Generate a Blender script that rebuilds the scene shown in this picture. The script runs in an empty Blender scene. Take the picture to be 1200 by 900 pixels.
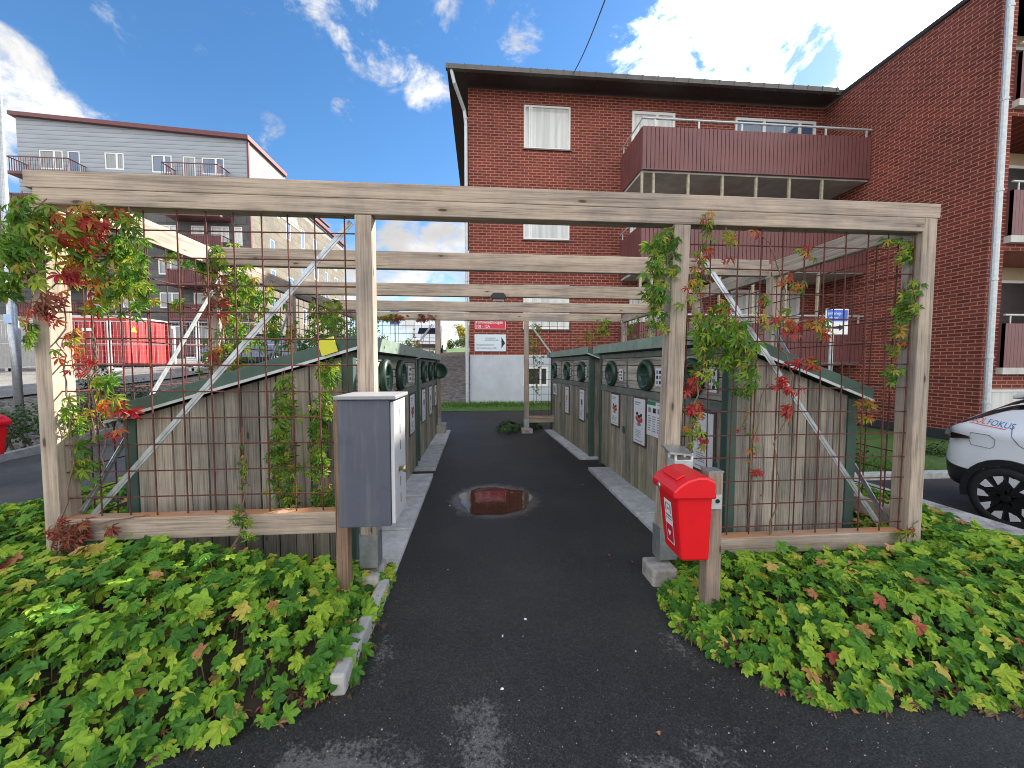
import bpy, math, random
from math import sin, cos, radians, pi, sqrt, atan2
from mathutils import Vector, Matrix

random.seed(7)
R = random.Random(11)
scene = bpy.context.scene
COL = scene.collection

# ------------------------------------------------------------------ camera, sky, sun, exposure
YAW, PITCH, EYE = radians(4.66), radians(2.8), 1.45
cam_d = bpy.data.cameras.new('camera')
cam = bpy.data.objects.new('camera', cam_d)
COL.objects.link(cam)
cam.location = (0, 0, EYE)
cam.rotation_euler = (pi / 2 - PITCH, 0, -YAW)
cam_d.sensor_width = 36
cam_d.lens = 448 / 1200 * 36
cam_d.clip_start = 0.05
cam_d.clip_end = 2000
scene.camera = cam

SUN_AZ, SUN_EL = radians(56.0), radians(32.2)      # azimuth measured from +Y towards +X
SUN_DIR = Vector((sin(SUN_AZ) * cos(SUN_EL), cos(SUN_AZ) * cos(SUN_EL), sin(SUN_EL)))
scene.view_settings.view_transform = 'Standard'
scene.view_settings.look = 'None'
scene.view_settings.gamma = 1
scene.view_settings.use_curve_mapping = False
scene.view_settings.exposure = 1.92
scene.render.engine = 'CYCLES'
try:
    scene.cycles.use_denoising = True
    scene.cycles.denoising_input_passes = 'RGB_ALBEDO_NORMAL'
    scene.cycles.denoising_prefilter = 'ACCURATE'
    scene.cycles.filter_width = 1.0
    scene.cycles.max_bounces = 6
    scene.cycles.transparent_max_bounces = 8
    scene.cycles.sample_clamp_indirect = 4
except Exception:
    pass

sun_d = bpy.data.lights.new('sun', 'SUN')
sun_d.energy = 3.5
sun_d.angle = radians(0.5)
sun_d.color = (1.0, 0.93, 0.82)
sun = bpy.data.objects.new('sun', sun_d)
COL.objects.link(sun)
sun.rotation_euler = (-SUN_DIR).to_track_quat('-Z', 'Y').to_euler()
sun.location = (20, 16, 30)


def sky_ray(px, py):
    """direction in the world of a point of the sky seen in the 1200x900 photograph"""
    fw = Vector((sin(YAW) * cos(PITCH), cos(YAW) * cos(PITCH), -sin(PITCH)))
    rt = Vector((cos(YAW), -sin(YAW), 0))
    up = rt.cross(fw)
    return (fw * 448 + rt * (px - 600) - up * (py - 450)).normalized()


def build_world():
    w = bpy.data.worlds.new('World')
    scene.world = w
    w.use_nodes = True
    nt = w.node_tree
    N, L = nt.nodes, nt.links
    N.clear()
    out = N.new('ShaderNodeOutputWorld')
    sky = N.new('ShaderNodeTexSky')
    sky.sky_type = 'NISHITA'
    sky.sun_disc = False
    sky.sun_elevation = SUN_EL
    sky.sun_rotation = SUN_AZ
    sky.altitude = 100
    sky.air_density = 1.0
    sky.dust_density = 0.15
    sky.ozone_density = 2.5
    bg = N.new('ShaderNodeBackground')
    bg.inputs['Strength'].default_value = 0.061
    hs = N.new('ShaderNodeHueSaturation')
    hs.inputs['Saturation'].default_value = 1.22
    L.new(sky.outputs[0], hs.inputs['Color'])
    L.new(hs.outputs[0], bg.inputs['Color'])
    tc = N.new('ShaderNodeTexCoord')

    def m(op, a, b=None, c=None):
        n = N.new('ShaderNodeMath')
        n.operation = op
        for i, v in enumerate((a, b, c)):
            if v is None:
                continue
            if isinstance(v, (int, float)):
                n.inputs[i].default_value = v
            else:
                L.new(v, n.inputs[i])
        return n.outputs[0]

    def smooth(v, a, b, lo=0.0, hi=1.0):
        n = N.new('ShaderNodeMapRange')
        n.interpolation_type = 'SMOOTHSTEP'
        L.new(v, n.inputs['Value'])
        n.inputs['From Min'].default_value = a
        n.inputs['From Max'].default_value = b
        n.inputs['To Min'].default_value = lo
        n.inputs['To Max'].default_value = hi
        return n.outputs['Result']

    def dot(d):
        n = N.new('ShaderNodeVectorMath')
        n.operation = 'DOT_PRODUCT'
        L.new(tc.outputs['Generated'], n.inputs[0])
        n.inputs[1].default_value = d
        return n.outputs['Value']

    # (photo point, angular radius in degrees, weight)
    blobs = [((0, 62), 3.6, .9), ((18, 85), 3.6, .85), ((8, 110), 4.5, .85), ((45, 132), 3.2, .8), ((90, 142), 3.6, .8), ((130, 150), 3.2, .75), ((-60, 100), 9, .9),
             ((395, 10), 7, .50), ((445, 40), 6, .55), ((320, 0), 6, .42), ((560, 15), 7, .50), ((600, 30), 5, .48),
             ((505, 105), 4, .45), ((312, 152), 2.5, .5), ((405, 132), 2, .45), ((125, 5), 4, .42), ((225, 20), 3, .36),
             ((735, 55), 4, .55), ((770, 85), 7, .72), ((820, 60), 9, .80), ((845, 20), 9, .85), ((930, 40), 15, .92), ((1010, 20), 13, 1.0), ((870, 95), 9, .95),
             ((880, -10), 11, .9), ((1100, -40), 14, 1.0), ((980, 90), 8, .95),
             ((470, 275), 5, .85), ((520, 290), 6, 1.0), ((490, 320), 8, 1.0), ((560, 300), 9, 1.0), ((400, 270), 4, .7), ((420, 330), 9, .9),
             ((530, 380), 12, .9), ((300, 380), 14, .7), ((700, 330), 16, .9), ((900, 250), 16, .9)]
    acc = None
    for (p, r, wgt) in blobs:
        s = smooth(dot(sky_ray(*p)), cos(radians(r)), cos(radians(r * .15)), 0, wgt)
        acc = s if acc is None else m('MAXIMUM', acc, s)
    # bright cloud added over the unseen sky behind the viewer, to fill the shade
    behind = smooth(dot(sky_ray(600, 250)), .30, -.05, 0, 1.0)
    acc = m('MAXIMUM', acc, behind)
    # the blue hole in the bright cloud
    hole = m('MAXIMUM', smooth(dot(sky_ray(940, 62)), cos(radians(3.6)), 1, 0, .5), smooth(dot(sky_ray(952, 82)), cos(radians(3.0)), 1, 0, .5))
    acc = m('SUBTRACT', acc, hole)
    mp = N.new('ShaderNodeMapping')
    mp.inputs['Scale'].default_value = (1, 1, 1.5)
    L.new(tc.outputs['Generated'], mp.inputs['Vector'])
    no = N.new('ShaderNodeTexNoise')
    no.inputs['Scale'].default_value = 9
    no.inputs['Detail'].default_value = 9
    no.inputs['Roughness'].default_value = .66
    no.inputs['Distortion'].default_value = .35
    L.new(mp.outputs[0], no.inputs['Vector'])
    no2 = N.new('ShaderNodeTexNoise')
    no2.inputs['Scale'].default_value = 5
    no2.inputs['Detail'].default_value = 6
    L.new(mp.outputs[0], no2.inputs['Vector'])
    dens = m('MULTIPLY_ADD', m('SUBTRACT', no.outputs['Fac'], .5), 3.2, acc)
    fac = smooth(dens, .34, 1.12)
    fac = m('MULTIPLY', fac, smooth(acc, .02, .22))
    # clouds: white, greyer where thick, glaring towards the sun
    shade = smooth(no2.outputs['Fac'], .35, .65, .62, 1.0)
    ds = dot(SUN_DIR)
    glow = smooth(ds, cos(radians(38)), cos(radians(6)), 0, 1.6)
    # the added clouds at the viewer's back are made brightest, as fill light
    front = smooth(dot(sky_ray(600, 250)), .30, -.15, .30, .78)
    st = m('ADD', m('MULTIPLY', shade, front), glow)
    cb = N.new('ShaderNodeBackground')
    cb.inputs['Color'].default_value = (1, .99, .98, 1)
    L.new(st, cb.inputs['Strength'])
    mix = N.new('ShaderNodeMixShader')
    L.new(fac, mix.inputs[0])
    L.new(bg.outputs[0], mix.inputs[1])
    L.new(cb.outputs[0], mix.inputs[2])
    L.new(mix.outputs[0], out.inputs['Surface'])


build_world()

# ------------------------------------------------------------------ materials
MATS = {}
BY_OBJECT = ('kerb_concrete',)      # their tone differs a little from piece to piece


def new_mat(name):
    mt = bpy.data.materials.new(name)
    mt.use_nodes = True
    nt = mt.node_tree
    b = nt.nodes.get('Principled BSDF')
    return mt, nt, b


class NT:
    """small helper for wiring nodes"""
    def __init__(s, nt):
        s.nt, s.N, s.L = nt, nt.nodes, nt.links

    def n(s, typ, **kw):
        nd = s.N.new(typ)
        for k, v in kw.items():
            if k in nd.inputs:
                i = nd.inputs[k]
                if hasattr(v, 'is_output') or isinstance(v, bpy.types.NodeSocket):
                    s.L.new(v, i)
                else:
                    i.default_value = v
            else:
                setattr(nd, k, v)
        return nd

    def math(s, op, a, b=0.0, c=None):
        nd = s.N.new('ShaderNodeMath')
        nd.operation = op
        for i, v in enumerate((a, b, c)):
            if v is None:
                continue
            if isinstance(v, (int, float)):
                nd.inputs[i].default_value = v
            else:
                s.L.new(v, nd.inputs[i])
        return nd.outputs[0]

    def ramp(s, fac, stops, interp='LINEAR'):
        nd = s.N.new('ShaderNodeValToRGB')
        cr = nd.color_ramp
        cr.interpolation = interp
        while len(cr.elements) < len(stops):
            cr.elements.new(.5)
        for e, (p, c) in zip(cr.elements, stops):
            e.position = p
            e.color = (c[0], c[1], c[2], 1)
        s.L.new(fac, nd.inputs[0])
        return nd.outputs[0]

    def mixc(s, fac, a, b, mode='MIX'):
        nd = s.N.new('ShaderNodeMix')
        nd.data_type = 'RGBA'
        nd.blend_type = mode
        for i, v in ((0, fac), (6, a), (7, b)):
            if isinstance(v, bpy.types.NodeSocket):
                s.L.new(v, nd.inputs[i])
            elif isinstance(v, (int, float)):
                nd.inputs[i].default_value = v
            else:
                nd.inputs[i].default_value = (v[0], v[1], v[2], 1)
        return nd.outputs[2]

    def coord(s, kind='Object', scale=(1, 1, 1), rnd=False):
        tc = s.N.new('ShaderNodeTexCoord')
        mp = s.N.new('ShaderNodeMapping')
        mp.inputs['Scale'].default_value = scale
        s.L.new(tc.outputs[kind], mp.inputs['Vector'])
        if rnd:
            oi = s.N.new('ShaderNodeObjectInfo')
            cb = s.N.new('ShaderNodeCombineXYZ')
            v = s.math('MULTIPLY', oi.outputs['Random'], 37.0)
            for i in range(3):
                s.L.new(v, cb.inputs[i])
            s.L.new(cb.outputs[0], mp.inputs['Location'])
        return mp.outputs[0]

    def noise(s, vec, scale, detail=4, rough=.55, dist=0.0):
        nd = s.n('ShaderNodeTexNoise', Scale=scale, Detail=detail, Roughness=rough, Distortion=dist)
        s.L.new(vec, nd.inputs['Vector'])
        return nd.outputs['Fac']

    def bump(s, h, strength=.3, dist=.01):
        nd = s.N.new('ShaderNodeBump')
        nd.inputs['Strength'].default_value = strength
        nd.inputs['Distance'].default_value = dist
        s.L.new(h, nd.inputs['Height'])
        return nd.outputs[0]


def plain(name, col, rough=.6, metal=0.0, var=.12, scale=6, bump=.1, coat=0.0, spec=None):
    """a paint or metal with slight blotches of its own"""
    if name in MATS:
        return MATS[name]
    mt, nt, b = new_mat(name)
    h = NT(nt)
    v = h.coord('Object')
    f = h.noise(v, scale, 5, .6)
    lo = [c * (1 - var) for c in col]
    hi = [min(1, c * (1 + var)) for c in col]
    c = h.ramp(f, [(.3, lo), (.7, hi)])
    if name in BY_OBJECT:
        c = h.mixc(1.0, c, h.ramp(h.n('ShaderNodeObjectInfo').outputs['Random'], [(0, (.72, .72, .72)), (1, (1.12, 1.12, 1.12))]), 'MULTIPLY')
    nt.links.new(c, b.inputs['Base Color'])
    b.inputs['Roughness'].default_value = rough
    b.inputs['Metallic'].default_value = metal
    if coat:
        b.inputs['Coat Weight'].default_value = coat
        b.inputs['Coat Roughness'].default_value = .05
    if spec is not None:
        b.inputs['Specular IOR Level'].default_value = spec
    if bump:
        nt.links.new(h.bump(h.noise(v, scale * 12, 3), bump, .004), b.inputs['Normal'])
    MATS[name] = mt
    return mt


def wood(name, axis, light, dark, knots=True, island=0.0, green=None, rough=.8):
    """weathered sawn timber, grain along the axis (0, 1, 2) of the object"""
    if name in MATS:
        return MATS[name]
    mt, nt, b = new_mat(name)
    h = NT(nt)
    sc = [16.0, 16.0, 16.0]
    sc[axis] = .8
    v = h.coord('Object', tuple(sc), True)
    f1 = h.noise(v, 1.0, 6, .66, .8)
    sc2 = [110.0, 110.0, 110.0]
    sc2[axis] = 2.6
    v2 = h.coord('Object', tuple(sc2), True)
    f2 = h.noise(v2, 1.0, 5, .65, .3)
    f = h.math('ADD', h.math('MULTIPLY', f1, .5), h.math('MULTIPLY', f2, .5))
    col = h.ramp(f, [(.38, [c * .82 for c in dark]), (.48, [(a + c) / 2 for a, c in zip(light, dark)]), (.58, light)])
    # dark drying cracks along the grain
    sc5 = [75.0, 75.0, 75.0]
    sc5[axis] = 1.1
    ck = h.noise(h.coord('Object', tuple(sc5), True), 1.0, 3, .5, .2)
    ck = h.ramp(ck, [(.30, (1, 1, 1)), (.345, (0, 0, 0))])
    col = h.mixc(h.math('MULTIPLY', ck, .75), col, [c * .30 for c in dark])
    # rain stains
    st = h.noise(h.coord('Object', (2.2, 2.2, 2.2), True), 1.0, 6, .65)
    col = h.mixc(1.0, col, h.ramp(st, [(.33, (.74, .75, .78)), (.62, (1.12, 1.08, 1.03))]), 'MULTIPLY')
    ht = h.math('SUBTRACT', f, h.math('MULTIPLY', ck, .6))
    if knots:
        sc3 = [9.0, 9.0, 9.0]
        sc3[axis] = 3.0
        v3 = h.coord('Object', tuple(sc3), True)
        dn = h.n('ShaderNodeMixRGB') if False else None
        vo = h.n('ShaderNodeTexVoronoi', Scale=1.0)
        h.L.new(v3, vo.inputs['Vector'])
        wob = h.math('MULTIPLY_ADD', h.math('SUBTRACT', f1, .5), .16, vo.outputs['Distance'])
        k = h.ramp(wob, [(.055, (1, 1, 1)), (.10, (.25, .25, .25)), (.26, (0, 0, 0))])
        keep = h.math('GREATER_THAN', h.n('ShaderNodeSeparateColor', Color=vo.outputs['Color']).outputs[0], .48)
        kk = h.math('MULTIPLY', k, keep)
        col = h.mixc(h.math('MULTIPLY', kk, .92), col, (.055, .036, .024))
    if island:
        ge = h.n('ShaderNodeNewGeometry')
        r = ge.outputs['Random Per Island']
        col = h.mixc(1.0, col, h.ramp(r, [(0, (1 - island,) * 3), (.5, (1, 1, .98)), (1, (1 + island * .7, 1 + island * .6, 1 + island * .5))]), 'MULTIPLY')
    if green:
        tc = h.n('ShaderNodeTexCoord')
        sp = h.n('ShaderNodeSeparateXYZ', Vector=tc.outputs['Object'])
        col = h.mixc(1.0, col, (1.18, 1.17, 1.12), 'MULTIPLY')
        zz = h.n('ShaderNodeMapRange', Value=sp.outputs['Z'])
        zz.inputs['From Min'].default_value = 1.0
        zz.inputs['From Max'].default_value = .0
        g = h.math('MULTIPLY', zz.outputs[0], h.ramp(h.noise(h.coord('Object', (1, 3, .6), True), 2.5, 4), [(.4, (0, 0, 0)), (.62, (1, 1, 1))]))
        col = h.mixc(h.math('MULTIPLY', g, .65), col, green)
    nt.links.new(col, b.inputs['Base Color'])
    b.inputs['Roughness'].default_value = rough
    b.inputs['Specular IOR Level'].default_value = .3
    nt.links.new(h.bump(ht, .35, .006), b.inputs['Normal'])
    MATS[name] = mt
    return mt


def brick(name, axis, ox=0.0):
    """red facing brick in running bond; axis 0 = wall along X, 1 = wall along Y"""
    if name in MATS:
        return MATS[name]
    mt, nt, b = new_mat(name)
    h = NT(nt)
    tc = h.n('ShaderNodeTexCoord')
    sp = h.n('ShaderNodeSeparateXYZ', Vector=tc.outputs['Object'])
    cb = h.n('ShaderNodeCombineXYZ')
    h.L.new(sp.outputs[axis], cb.inputs[0])
    h.L.new(sp.outputs[2], cb.inputs[1])
    br = h.n('ShaderNodeTexBrick')
    br.offset = .5
    h.L.new(cb.outputs[0], br.inputs['Vector'])
    br.inputs['Scale'].default_value = 1.0
    br.inputs['Brick Width'].default_value = .26
    br.inputs['Row Height'].default_value = .085
    br.inputs['Mortar Size'].default_value = .013
    br.inputs['Mortar Smooth'].default_value = .3
    br.inputs['Bias'].default_value = -.1
    br.inputs['Color1'].default_value = (.190, .043, .030, 1)
    br.inputs['Color2'].default_value = (.108, .025, .019, 1)
    br.inputs['Mortar'].default_value = (.35, .17, .132, 1)
    big = h.noise(h.coord('Object'), .5, 5, .6)
    fine = h.noise(h.coord('Object'), 14, 4, .6)
    c = h.mixc(1.0, br.outputs['Color'], h.ramp(big, [(.3, (.72, .70, .70)), (.5, (1, 1, 1)), (.7, (1.22, 1.15, 1.10))]), 'MULTIPLY')
    c = h.mixc(1.0, c, h.ramp(fine, [(.3, (.85, .85, .85)), (.7, (1.15, 1.12, 1.1))]), 'MULTIPLY')
    nt.links.new(c, b.inputs['Base Color'])
    b.inputs['Roughness'].default_value = .85
    b.inputs['Specular IOR Level'].default_value = .25
    hgt = h.math('ADD', h.math('MULTIPLY', br.outputs['Fac'], -1.0), h.math('MULTIPLY', fine, .3))
    nt.links.new(h.bump(hgt, .5, .008), b.inputs['Normal'])
    MATS[name] = mt
    return mt


def leafmat(name, stops, trans=.35, rough=.5, wet=.35):
    if name in MATS:
        return MATS[name]
    mt, nt, b = new_mat(name)
    h = NT(nt)
    ge = h.n('ShaderNodeNewGeometry')
    r = ge.outputs['Random Per Island']
    c = h.ramp(r, stops)
    f = h.noise(h.coord('Object'), 45, 3)
    c = h.mixc(1.0, c, h.ramp(f, [(.3, (.78, .8, .75)), (.7, (1.2, 1.18, 1.1))]), 'MULTIPLY')
    nt.links.new(c, b.inputs['Base Color'])
    b.inputs['Roughness'].default_value = rough
    b.inputs['Specular IOR Level'].default_value = wet
    tr = h.n('ShaderNodeBsdfTranslucent')
    bright = h.mixc(1.0, c, (1.5, 1.45, .8), 'MULTIPLY')
    h.L.new(bright, tr.inputs['Color'])
    mx = h.n('ShaderNodeMixShader')
    mx.inputs[0].default_value = trans
    h.L.new(b.outputs[0], mx.inputs[1])
    h.L.new(tr.outputs[0], mx.inputs[2])
    h.L.new(mx.outputs[0], nt.nodes['Material Output'].inputs['Surface'])
    MATS[name] = mt
    return mt


def asphalt(name, col=.030, patch=True, rough=.72):
    if name in MATS:
        return MATS[name]
    mt, nt, b = new_mat(name)
    h = NT(nt)
    v = h.coord('Object')
    big = h.noise(v, 1.1, 6, .6)
    mid = h.noise(v, 40, 4, .7)
    fin = h.noise(v, 150, 3, .75)
    c = h.ramp(big, [(.3, (col * .74, col * .72, col * .69)), (.5, (col, col * .98, col * .93)), (.7, (col * 1.35, col * 1.27, col * 1.16))])
    c = h.mixc(1.0, c, h.ramp(fin, [(.36, (.30, .30, .30)), (.50, (.9, .9, .9)), (.66, (2.1, 2.08, 2.05))]), 'MULTIPLY')
    c = h.mixc(1.0, c, h.ramp(h.noise(v, 330, 2, .7), [(.38, (.35, .35, .35)), (.62, (2.0, 1.98, 1.92))]), 'MULTIPLY')
    vo = h.n('ShaderNodeTexVoronoi', Scale=75.0)
    h.L.new(v, vo.inputs['Vector'])
    sc = h.n('ShaderNodeSeparateColor', Color=vo.outputs['Color'])
    speck = h.math('MULTIPLY', h.math('LESS_THAN', vo.outputs['Distance'], h.math('MULTIPLY', sc.outputs[1], .24)), h.math('GREATER_THAN', sc.outputs[0], .972))
    c = h.mixc(h.math('MULTIPLY', speck, .8), c, (.26, .25, .23))
    if patch:
        sp = h.n('ShaderNodeSeparateXYZ', Vector=v)
        tot = None
        # worn and dusty places: (x, y, radius x, radius y)
        for (x, y, rx, ry, w) in ((-.50, 1.34, .30, .14, 1.0), (-.02, 1.42, .14, .20, .95), (-.22, 1.24, .5, .10, 1.0), (.62, 1.24, .2, .10, .7), (.85, 1.30, .2, .14, .55), (1.02, 1.85, .12, .25, .55), (-.50, 1.9, .10, .3, .5), (.2, .6, 1.6, .5, .55)):
            dx = h.math('DIVIDE', h.math('SUBTRACT', sp.outputs[0], x), rx)
            dy = h.math('DIVIDE', h.math('SUBTRACT', sp.outputs[1], y), ry)
            d = h.math('SQRT', h.math('ADD', h.math('MULTIPLY', dx, dx), h.math('MULTIPLY', dy, dy)))
            q = h.math('MULTIPLY', h.math('MAXIMUM', h.math('SUBTRACT', 1.35, d), 0.0), w)
            tot = q if tot is None else h.math('MAXIMUM', tot, q)
        nn = h.noise(v, 6, 9, .75)
        n3 = h.noise(v, 60, 4, .75)
        mk = h.math('ADD', h.math('ADD', tot, h.math('MULTIPLY', h.math('SUBTRACT', nn, .5), 2.6)), h.math('MULTIPLY', h.math('SUBTRACT', n3, .5), 2.6))
        mk = h.ramp(mk, [(.55, (0, 0, 0)), (.95, (1, 1, 1))])
        c = h.mixc(h.math('MULTIPLY', mk, .8), c, h.mixc(1.0, h.ramp(fin, [(.35, (.45, .45, .45)), (.65, (1.5, 1.5, 1.5))]), (.150, .143, .130), 'MULTIPLY'))
    if patch:
        dx = h.math('DIVIDE', h.math('SUBTRACT', sp.outputs[0], .145), .50)
        dy = h.math('DIVIDE', h.math('SUBTRACT', sp.outputs[1], 4.06), .55)
        d = h.math('SQRT', h.math('ADD', h.math('MULTIPLY', dx, dx), h.math('MULTIPLY', dy, dy)))
        wet = h.ramp(h.math('MULTIPLY_ADD', h.math('SUBTRACT', h.noise(v, 8, 6, .7), .5), .9, d), [(.82, (1, 1, 1)), (1.0, (0, 0, 0))])
        silt = h.ramp(h.math('MULTIPLY_ADD', h.math('SUBTRACT', h.noise(v, 30, 5, .7), .5), .8, d), [(.66, (0, 0, 0)), (.76, (1, 1, 1)), (.84, (1, 1, 1)), (.98, (0, 0, 0))])
        c = h.mixc(h.math('MULTIPLY', wet, .55), c, (.008, .0075, .007))
        c = h.mixc(h.math('MULTIPLY', silt, h.math('MULTIPLY', fin, .5)), c, (.22, .20, .17))
        nt.links.new(h.math('MULTIPLY_ADD', wet, -.34, rough), b.inputs['Roughness'])
    nt.links.new(c, b.inputs['Base Color'])
    if not patch:
        b.inputs['Roughness'].default_value = rough
    b.inputs['Specular IOR Level'].default_value = .35
    ht = h.math('ADD', h.math('MULTIPLY', mid, .4), h.math('MULTIPLY', fin, .6))
    nt.links.new(h.bump(ht, .55, .006), b.inputs['Normal'])
    MATS[name] = mt
    return mt


def ground_mat(name, a, bcol, scale=3, speck=None, bump=.5):
    if name in MATS:
        return MATS[name]
    mt, nt, b = new_mat(name)
    h = NT(nt)
    v = h.coord('Object')
    f = h.math('ADD', h.math('MULTIPLY', h.noise(v, scale, 6, .65), .6), h.math('MULTIPLY', h.noise(v, scale * 25, 4, .7), .4))
    c = h.ramp(f, [(.34, a), (.64, bcol)])
    if speck:
        vo = h.n('ShaderNodeTexVoronoi', Scale=11.0)
        h.L.new(v, vo.inputs['Vector'])
        c = h.mixc(.85, c, h.mixc(1.0, c, h.ramp(h.n('ShaderNodeSeparateColor', Color=vo.outputs['Color']).outputs[0], [(0, (.45, .45, .45)), (1, speck)]), 'MULTIPLY'))
    nt.links.new(c, b.inputs['Base Color'])
    b.inputs['Roughness'].default_value = .95
    nt.links.new(h.bump(f, bump, .02), b.inputs['Normal'])
    MATS[name] = mt
    return mt


def glass_mat(name, base, stripe=0.0, rough=.04):
    """a window pane with a curtain close behind, or with sky reflection painted in"""
    if name in MATS:
        return MATS[name]
    mt, nt, b = new_mat(name)
    h = NT(nt)
    f = h.noise(h.coord('Object', (9, 9, .3), True), 1.0, 3)
    lo = [c * (1 - stripe) for c in base]
    nt.links.new(h.ramp(f, [(.35, lo), (.6, base)]), b.inputs['Base Color'])
    b.inputs['Roughness'].default_value = .5
    b.inputs['Coat Weight'].default_value = 1.0
    b.inputs['Coat Roughness'].default_value = rough
    b.inputs['Coat IOR'].default_value = 1.6
    MATS[name] = mt
    return mt


TIMBER_L, TIMBER_D = (.450, .376, .308), (.240, .199, .162)
def timber(ax): return wood('timber_%d' % ax, ax, TIMBER_L, TIMBER_D)
BOARD_L, BOARD_D = (.355, .325, .285), (.130, .117, .103)
def rail_mat():
    if 'rail_timber' in MATS:
        return MATS['rail_timber']
    mt = timber(0).copy()
    mt.name = 'rail_timber'
    h = NT(mt.node_tree)
    b = mt.node_tree.nodes['Principled BSDF']
    src = b.inputs['Base Color'].links[0].from_socket
    # rust from the mesh has run onto the upper side of the rail
    nz = h.n('ShaderNodeSeparateXYZ', Vector=h.n('ShaderNodeTexCoord').outputs['Normal']).outputs[2]
    up = h.math('MULTIPLY', h.math('GREATER_THAN', nz, .6), h.ramp(h.noise(h.coord('Object', (5, 9, 9), True), 1.0, 4), [(.3, (.15, .15, .15)), (.6, (1, 1, 1))]))
    mt.node_tree.links.new(h.mixc(h.math('MULTIPLY', up, .85), src, (.46, .19, .07)), b.inputs['Base Color'])
    MATS['rail_timber'] = mt
    return mt


def boards(ax, mossy=False):
    return wood('boards_%d_%d' % (ax, mossy), ax, BOARD_L, BOARD_D, True, .42, (.20, .20, .065) if mossy else None)

M_green = plain('green_paint', (.046, .085, .068), .5, 0, .15, 5)
M_roof_green = plain('green_felt', (.052, .098, .078), .7, 0, .18, 7, .3)
M_fascia = plain('pale_green_flashing', (.20, .27, .22), .45, 0, .2, 9)
M_hatch = plain('green_plastic', (.020, .050, .034), .38, 0, .12, 5, 0)
M_dark = plain('dark_hole', (.006, .008, .007), .8)
M_galv = plain('galvanised_steel', (.42, .45, .47), .42, .75, .22, 22, .1)
M_galv2 = plain('zinc_dull', (.50, .53, .54), .5, .35, .15, 18, .1)
M_rust = plain('rusty_wire', (.105, .034, .026), .8, .2, .35, 20, .3)
M_conc = plain('concrete', (.40, .39, .37), .9, 0, .22, 9, .5)
M_conc_d = plain('weathered_concrete', (.34, .32, .29), .92, 0, .4, 10, .6)
M_kerb = plain('kerb_concrete', (.47, .47, .46), .9, 0, .25, 11, .45)
M_white = plain('white_paint', (.76, .76, .74), .5, 0, .04, 5, 0)
M_plinth = plain('grey_plinth_render', (.46, .50, .55), .9, 0, .10, 2.2, .25)
M_red = plain('red_plastic', (.68, .010, .016), .33, 0, .05, 4, .03)
M_slate = plain('slate_grey_sheet', (.072, .080, .108), .5, 0, .07, 3, .03)
def streaked(name, col, rough):
    mt = plain(name, col, rough, 0, .10, 3, .03)
    h = NT(mt.node_tree)
    b = mt.node_tree.nodes['Principled BSDF']
    src = b.inputs['Base Color'].links[0].from_socket
    f = h.noise(h.coord('Object', (26, 26, 1.6)), 1.0, 5, .65)
    g = h.noise(h.coord('Object', (9, 9, 9)), 1.0, 6, .7)
    c = h.mixc(h.math('MULTIPLY', h.ramp(f, [(.50, (0, 0, 0)), (.72, (1, 1, 1))]), .22), src, (.26, .25, .24))
    c = h.mixc(h.math('MULTIPLY', h.ramp(g, [(.58, (0, 0, 0)), (.70, (1, 1, 1))]), .22), c, (.03, .03, .03))
    mt.node_tree.links.new(c, b.inputs['Base Color'])
    return mt


streaked('slate_grey_sheet_worn', (.072, .080, .108), .5)
M_slate = MATS['slate_grey_sheet_worn']
M_lightgrey = plain('light_grey_sheet', (.52, .52, .53), .5, 0, .06, 3, .03)
M_black = plain('black_plastic', (.014, .014, .016), .45, 0, .2, 6, .05)
M_blackink = plain('black_print', (.012, .012, .014), .6, 0, .05, 3, 0)
M_greyink = plain('grey_print', (.22, .24, .27), .6, 0, .1, 3, 0)
M_redink = plain('red_print', (.55, .06, .06), .6, 0, .05, 3, 0)
M_blueink = plain('blue_print', (.02, .12, .55), .5, 0, .05, 3, 0)
M_greenink = plain('green_print', (.02, .20, .12), .5, 0, .05, 3, 0)
M_redsign = plain('red_enamel', (.55, .012, .04), .35, 0, .04, 3, 0)
M_poster = plain('poster_white', (.70, .71, .72), .45, 0, .05, 8, 0)
M_brownframe = plain('brown_frame', (.075, .050, .040), .6, 0, .15, 6)
M_balc = plain('plum_balcony_sheet', (.160, .060, .060), .5, 0, .14, 1.2, .05)
M_balc_d = plain('plum_balcony_shade', (.125, .052, .058), .5, 0, .10, 3, .05)
M_soffit = plain('dark_brown_soffit', (.030, .022, .020), .7, 0, .2, 4)
M_gutter = plain('dark_gutter', (.10, .095, .09), .5, .2, .2, 5)
M_slab = plain('balcony_concrete', (.48, .47, .44), .9, 0, .18, 3, .2)
M_stem = plain('vine_stem', (.16, .11, .075), .85, 0, .3, 20, .3)
M_trunk = plain('bark', (.10, .08, .06), .9, 0, .3, 9, .6)
M_soil = ground_mat('bed_soil', (.020, .014, .010), (.075, .055, .038), 9)
M_terrain = ground_mat('terrain_soil', (.10, .085, .07), (.21, .185, .16), 2.5, (1.5, 1.45, 1.4))
M_gravel = ground_mat('gravel_bank', (.05, .036, .030), (.27, .205, .175), 7, (3.0, 2.5, 2.3), 1.0)
M_grass_soil = ground_mat('lawn_ground', (.035, .08, .012), (.085, .17, .03), 5)
M_street = asphalt('street_asphalt', .16, False, .85)
M_asphalt = asphalt('path_asphalt', .027, True, .62)
M_lane = asphalt('lane_asphalt', .075, False, .8)
M_lot = asphalt('lot_asphalt', .045, False, .8)
BRICK = (brick('red_brick_x', 0), brick('red_brick_y', 1))
G_curtain = glass_mat('pane_curtain', (.58, .60, .58), .30)
G_sky = glass_mat('pane_painted_sky', (.04, .10, .20), .3, .02)  # blue of the reflected sky is painted into the pane's base colour
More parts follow.
